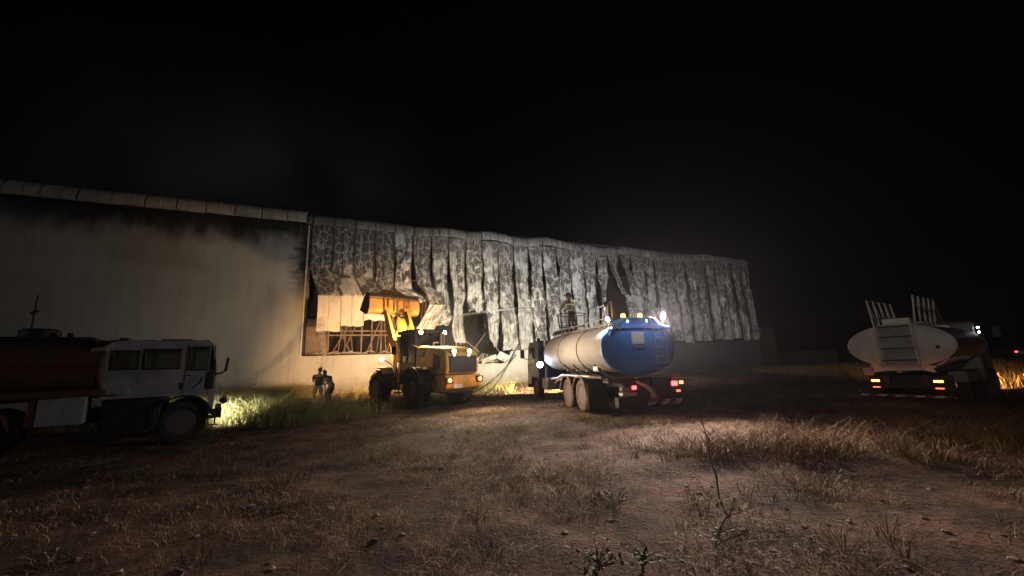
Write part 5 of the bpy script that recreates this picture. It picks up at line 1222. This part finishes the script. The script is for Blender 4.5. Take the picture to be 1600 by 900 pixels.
# ------------------------------------------------------------------ single weeds and shrubs
def shrub(label, x, y, h, seed, leaf=True, lean=(0, 0), spread=.5, twigs=9, cat='shrub', name='dry_shrub'):
    rg = random.Random(seed); z = hgt(x, y); root = thing(name, label, cat, (x, y, z - .02))
    n_ = 8; stem = [Vector((lean[0] * (i / n_) ** 1.5 + rg.uniform(-.015, .015), lean[1] * (i / n_) ** 1.5 + rg.uniform(-.015, .015), h * i / n_)) for i in range(n_ + 1)]
    mb = MB(); mb.tube(stem, [.011 * (1 - .8 * i / n_) + .0015 for i in range(n_ + 1)], 6); mb.build('stem', 'twig', root)
    lv = MB()
    for k in range(twigs):
        i = rg.uniform(.2, .98); b0 = stem[int(i * n_)]; a = rg.uniform(0, 2 * math.pi); ln_ = spread * h * rg.uniform(.35, .8) * (1.2 - .6 * i)
        tp = [b0 + Vector((math.cos(a) * ln_ * t_, math.sin(a) * ln_ * t_, ln_ * (.75 * t_ - .25 * t_ * t_))) + Vector((rg.uniform(-.01, .01), rg.uniform(-.01, .01), 0)) for t_ in (0, .3, .6, 1)]
        mb = MB(); mb.tube(tp, [.005, .004, .003, .0015], 5); mb.build('twig', 'twig', root)
        if leaf:
            for q in range(7):
                t_ = rg.random(); c_ = tp[0].lerp(tp[-1], t_); dr = Vector((rg.uniform(-1, 1), rg.uniform(-1, 1), rg.uniform(-.4, .8))).normalized(); ll = rg.uniform(.025, .06)
                sd_ = dr.cross(Vector((0, 0, 1))).normalized() * ll * .25
                lv.poly([c_, c_ + dr * ll * .5 + sd_, c_ + dr * ll, c_ + dr * ll * .5 - sd_])
    if leaf: q = lv.build('foliage', 'weed_leaf', root, smooth=0); q['kind'] = 'stuff'
    else: lv.bm.free()
    return root
shrub('tall bare twiggy weed standing alone in the right foreground dirt', 2.35, 4.9, 1.15, 3, False, (-.12, .1), .62, 12)
shrub('low leafy green weed at the bottom centre of the yard', .55, 3.2, .28, 5, True, (.02, 0), 1.2, 16, 'weed', 'leafy_weed')
shrub('small leafy weed spreading beside the low green one', .95, 3.35, .22, 9, True, (.02, 0), 1.3, 14, 'weed', 'leafy_weed')
shrub('brown bent weed among straw below the twiggy one', 1.7, 3.75, .34, 6, True, (.25, .05), 1.1, 12, 'weed', 'leafy_weed')
shrub('tall feathery weed against the white wall by the crew cab mirror', -11.6, 17.5, 1.75, 7, True, (.1, 0), .28, 18, 'weed', 'leafy_weed')
shrub('thin bare stalk standing at the right edge of the yard', 10.6, 8.0, 1.0, 8, False, (.15, 0), .35, 6)

# ------------------------------------------------------------------ smoky air over the yard
mb = MB(); mb.box2((-258, -68, -1.4), (308, 428, 33)); hz_ = mb.build('haze', 'black_plastic', None, smooth=0)
hz_['kind'] = 'stuff'
m = bpy.data.materials.new('smoky_air'); m.use_nodes = True; nt = m.node_tree
for n_ in list(nt.nodes):
    if n_.type != 'OUTPUT_MATERIAL': nt.nodes.remove(n_)
pv = nt.nodes.new('ShaderNodeVolumePrincipled'); pv.inputs['Color'].default_value = (.80, .84, .95, 1); pv.inputs['Density'].default_value = .0004; pv.inputs['Anisotropy'].default_value = .7
nt.links.new(pv.outputs[0], nt.nodes['Material Output'].inputs['Volume']); MATS['smoky_air'] = m
hz_.data.materials.clear(); hz_.data.materials.append(m)

# smoke: over the roof near the burnt end, and drifting low across the yard in front of the opening
def smoke(label_name, lo, hi, scale, dens, powz, seed_off=(0, 0, 0), noise_lo=.34, aniso=.2):
    mb = MB(); mb.box2(lo, hi); sk = mb.build(label_name, 'black_plastic', None, smooth=0); sk['kind'] = 'stuff'
    sk.location = P0; sk.rotation_euler = (0, 0, R(23))
    m = bpy.data.materials.new(label_name); m.use_nodes = True; nt = m.node_tree
    for n_ in list(nt.nodes):
        if n_.type != 'OUTPUT_MATERIAL': nt.nodes.remove(n_)
    tc = nt.nodes.new('ShaderNodeTexCoord'); sp_ = nt.nodes.new('ShaderNodeSeparateXYZ'); nt.links.new(tc.outputs['Generated'], sp_.inputs[0])
    nn = nz(nt, mapping(nt, tc.outputs['Object'], (1, 1, 1), seed_off), scale, 3, .5, .5)
    den = ramp(nt, nn, [(noise_lo, (0, 0, 0)), (.72, (1, 1, 1))])
    for ax in (0, 1):
        u_ = sp_.outputs[ax]; den = math_n(nt, 'MULTIPLY', den, math_n(nt, 'POWER', math_n(nt, 'MULTIPLY', math_n(nt, 'MULTIPLY', u_, math_n(nt, 'SUBTRACT', 1.0, u_)), 4.0), 2.4))
    den = math_n(nt, 'MULTIPLY', den, math_n(nt, 'POWER', math_n(nt, 'SUBTRACT', 1.0, sp_.outputs[2], clamp=True), powz))
    pv = nt.nodes.new('ShaderNodeVolumePrincipled'); pv.inputs['Color'].default_value = (.82, .84, .90, 1); pv.inputs['Anisotropy'].default_value = aniso
    nt.links.new(math_n(nt, 'MULTIPLY', den, dens), pv.inputs['Density'])
    nt.links.new(pv.outputs[0], nt.nodes['Material Output'].inputs['Volume']); MATS[label_name] = m
    sk.data.materials.clear(); sk.data.materials.append(m)
smoke('roof_smoke', (-26, -2.5, 12.9), (13, 19, 31), .10, .13, 1.5)
smoke('yard_smoke', (-14, -13, -.4), (24, -.8, 9), .16, .030, 1.2, (3, 1, 0), aniso=.75)
smoke('wall_smoke', (-28, -9, -.5), (1.5, -.35, 12), .13, .055, .9, (7, 3, 1), noise_lo=.22, aniso=.3)
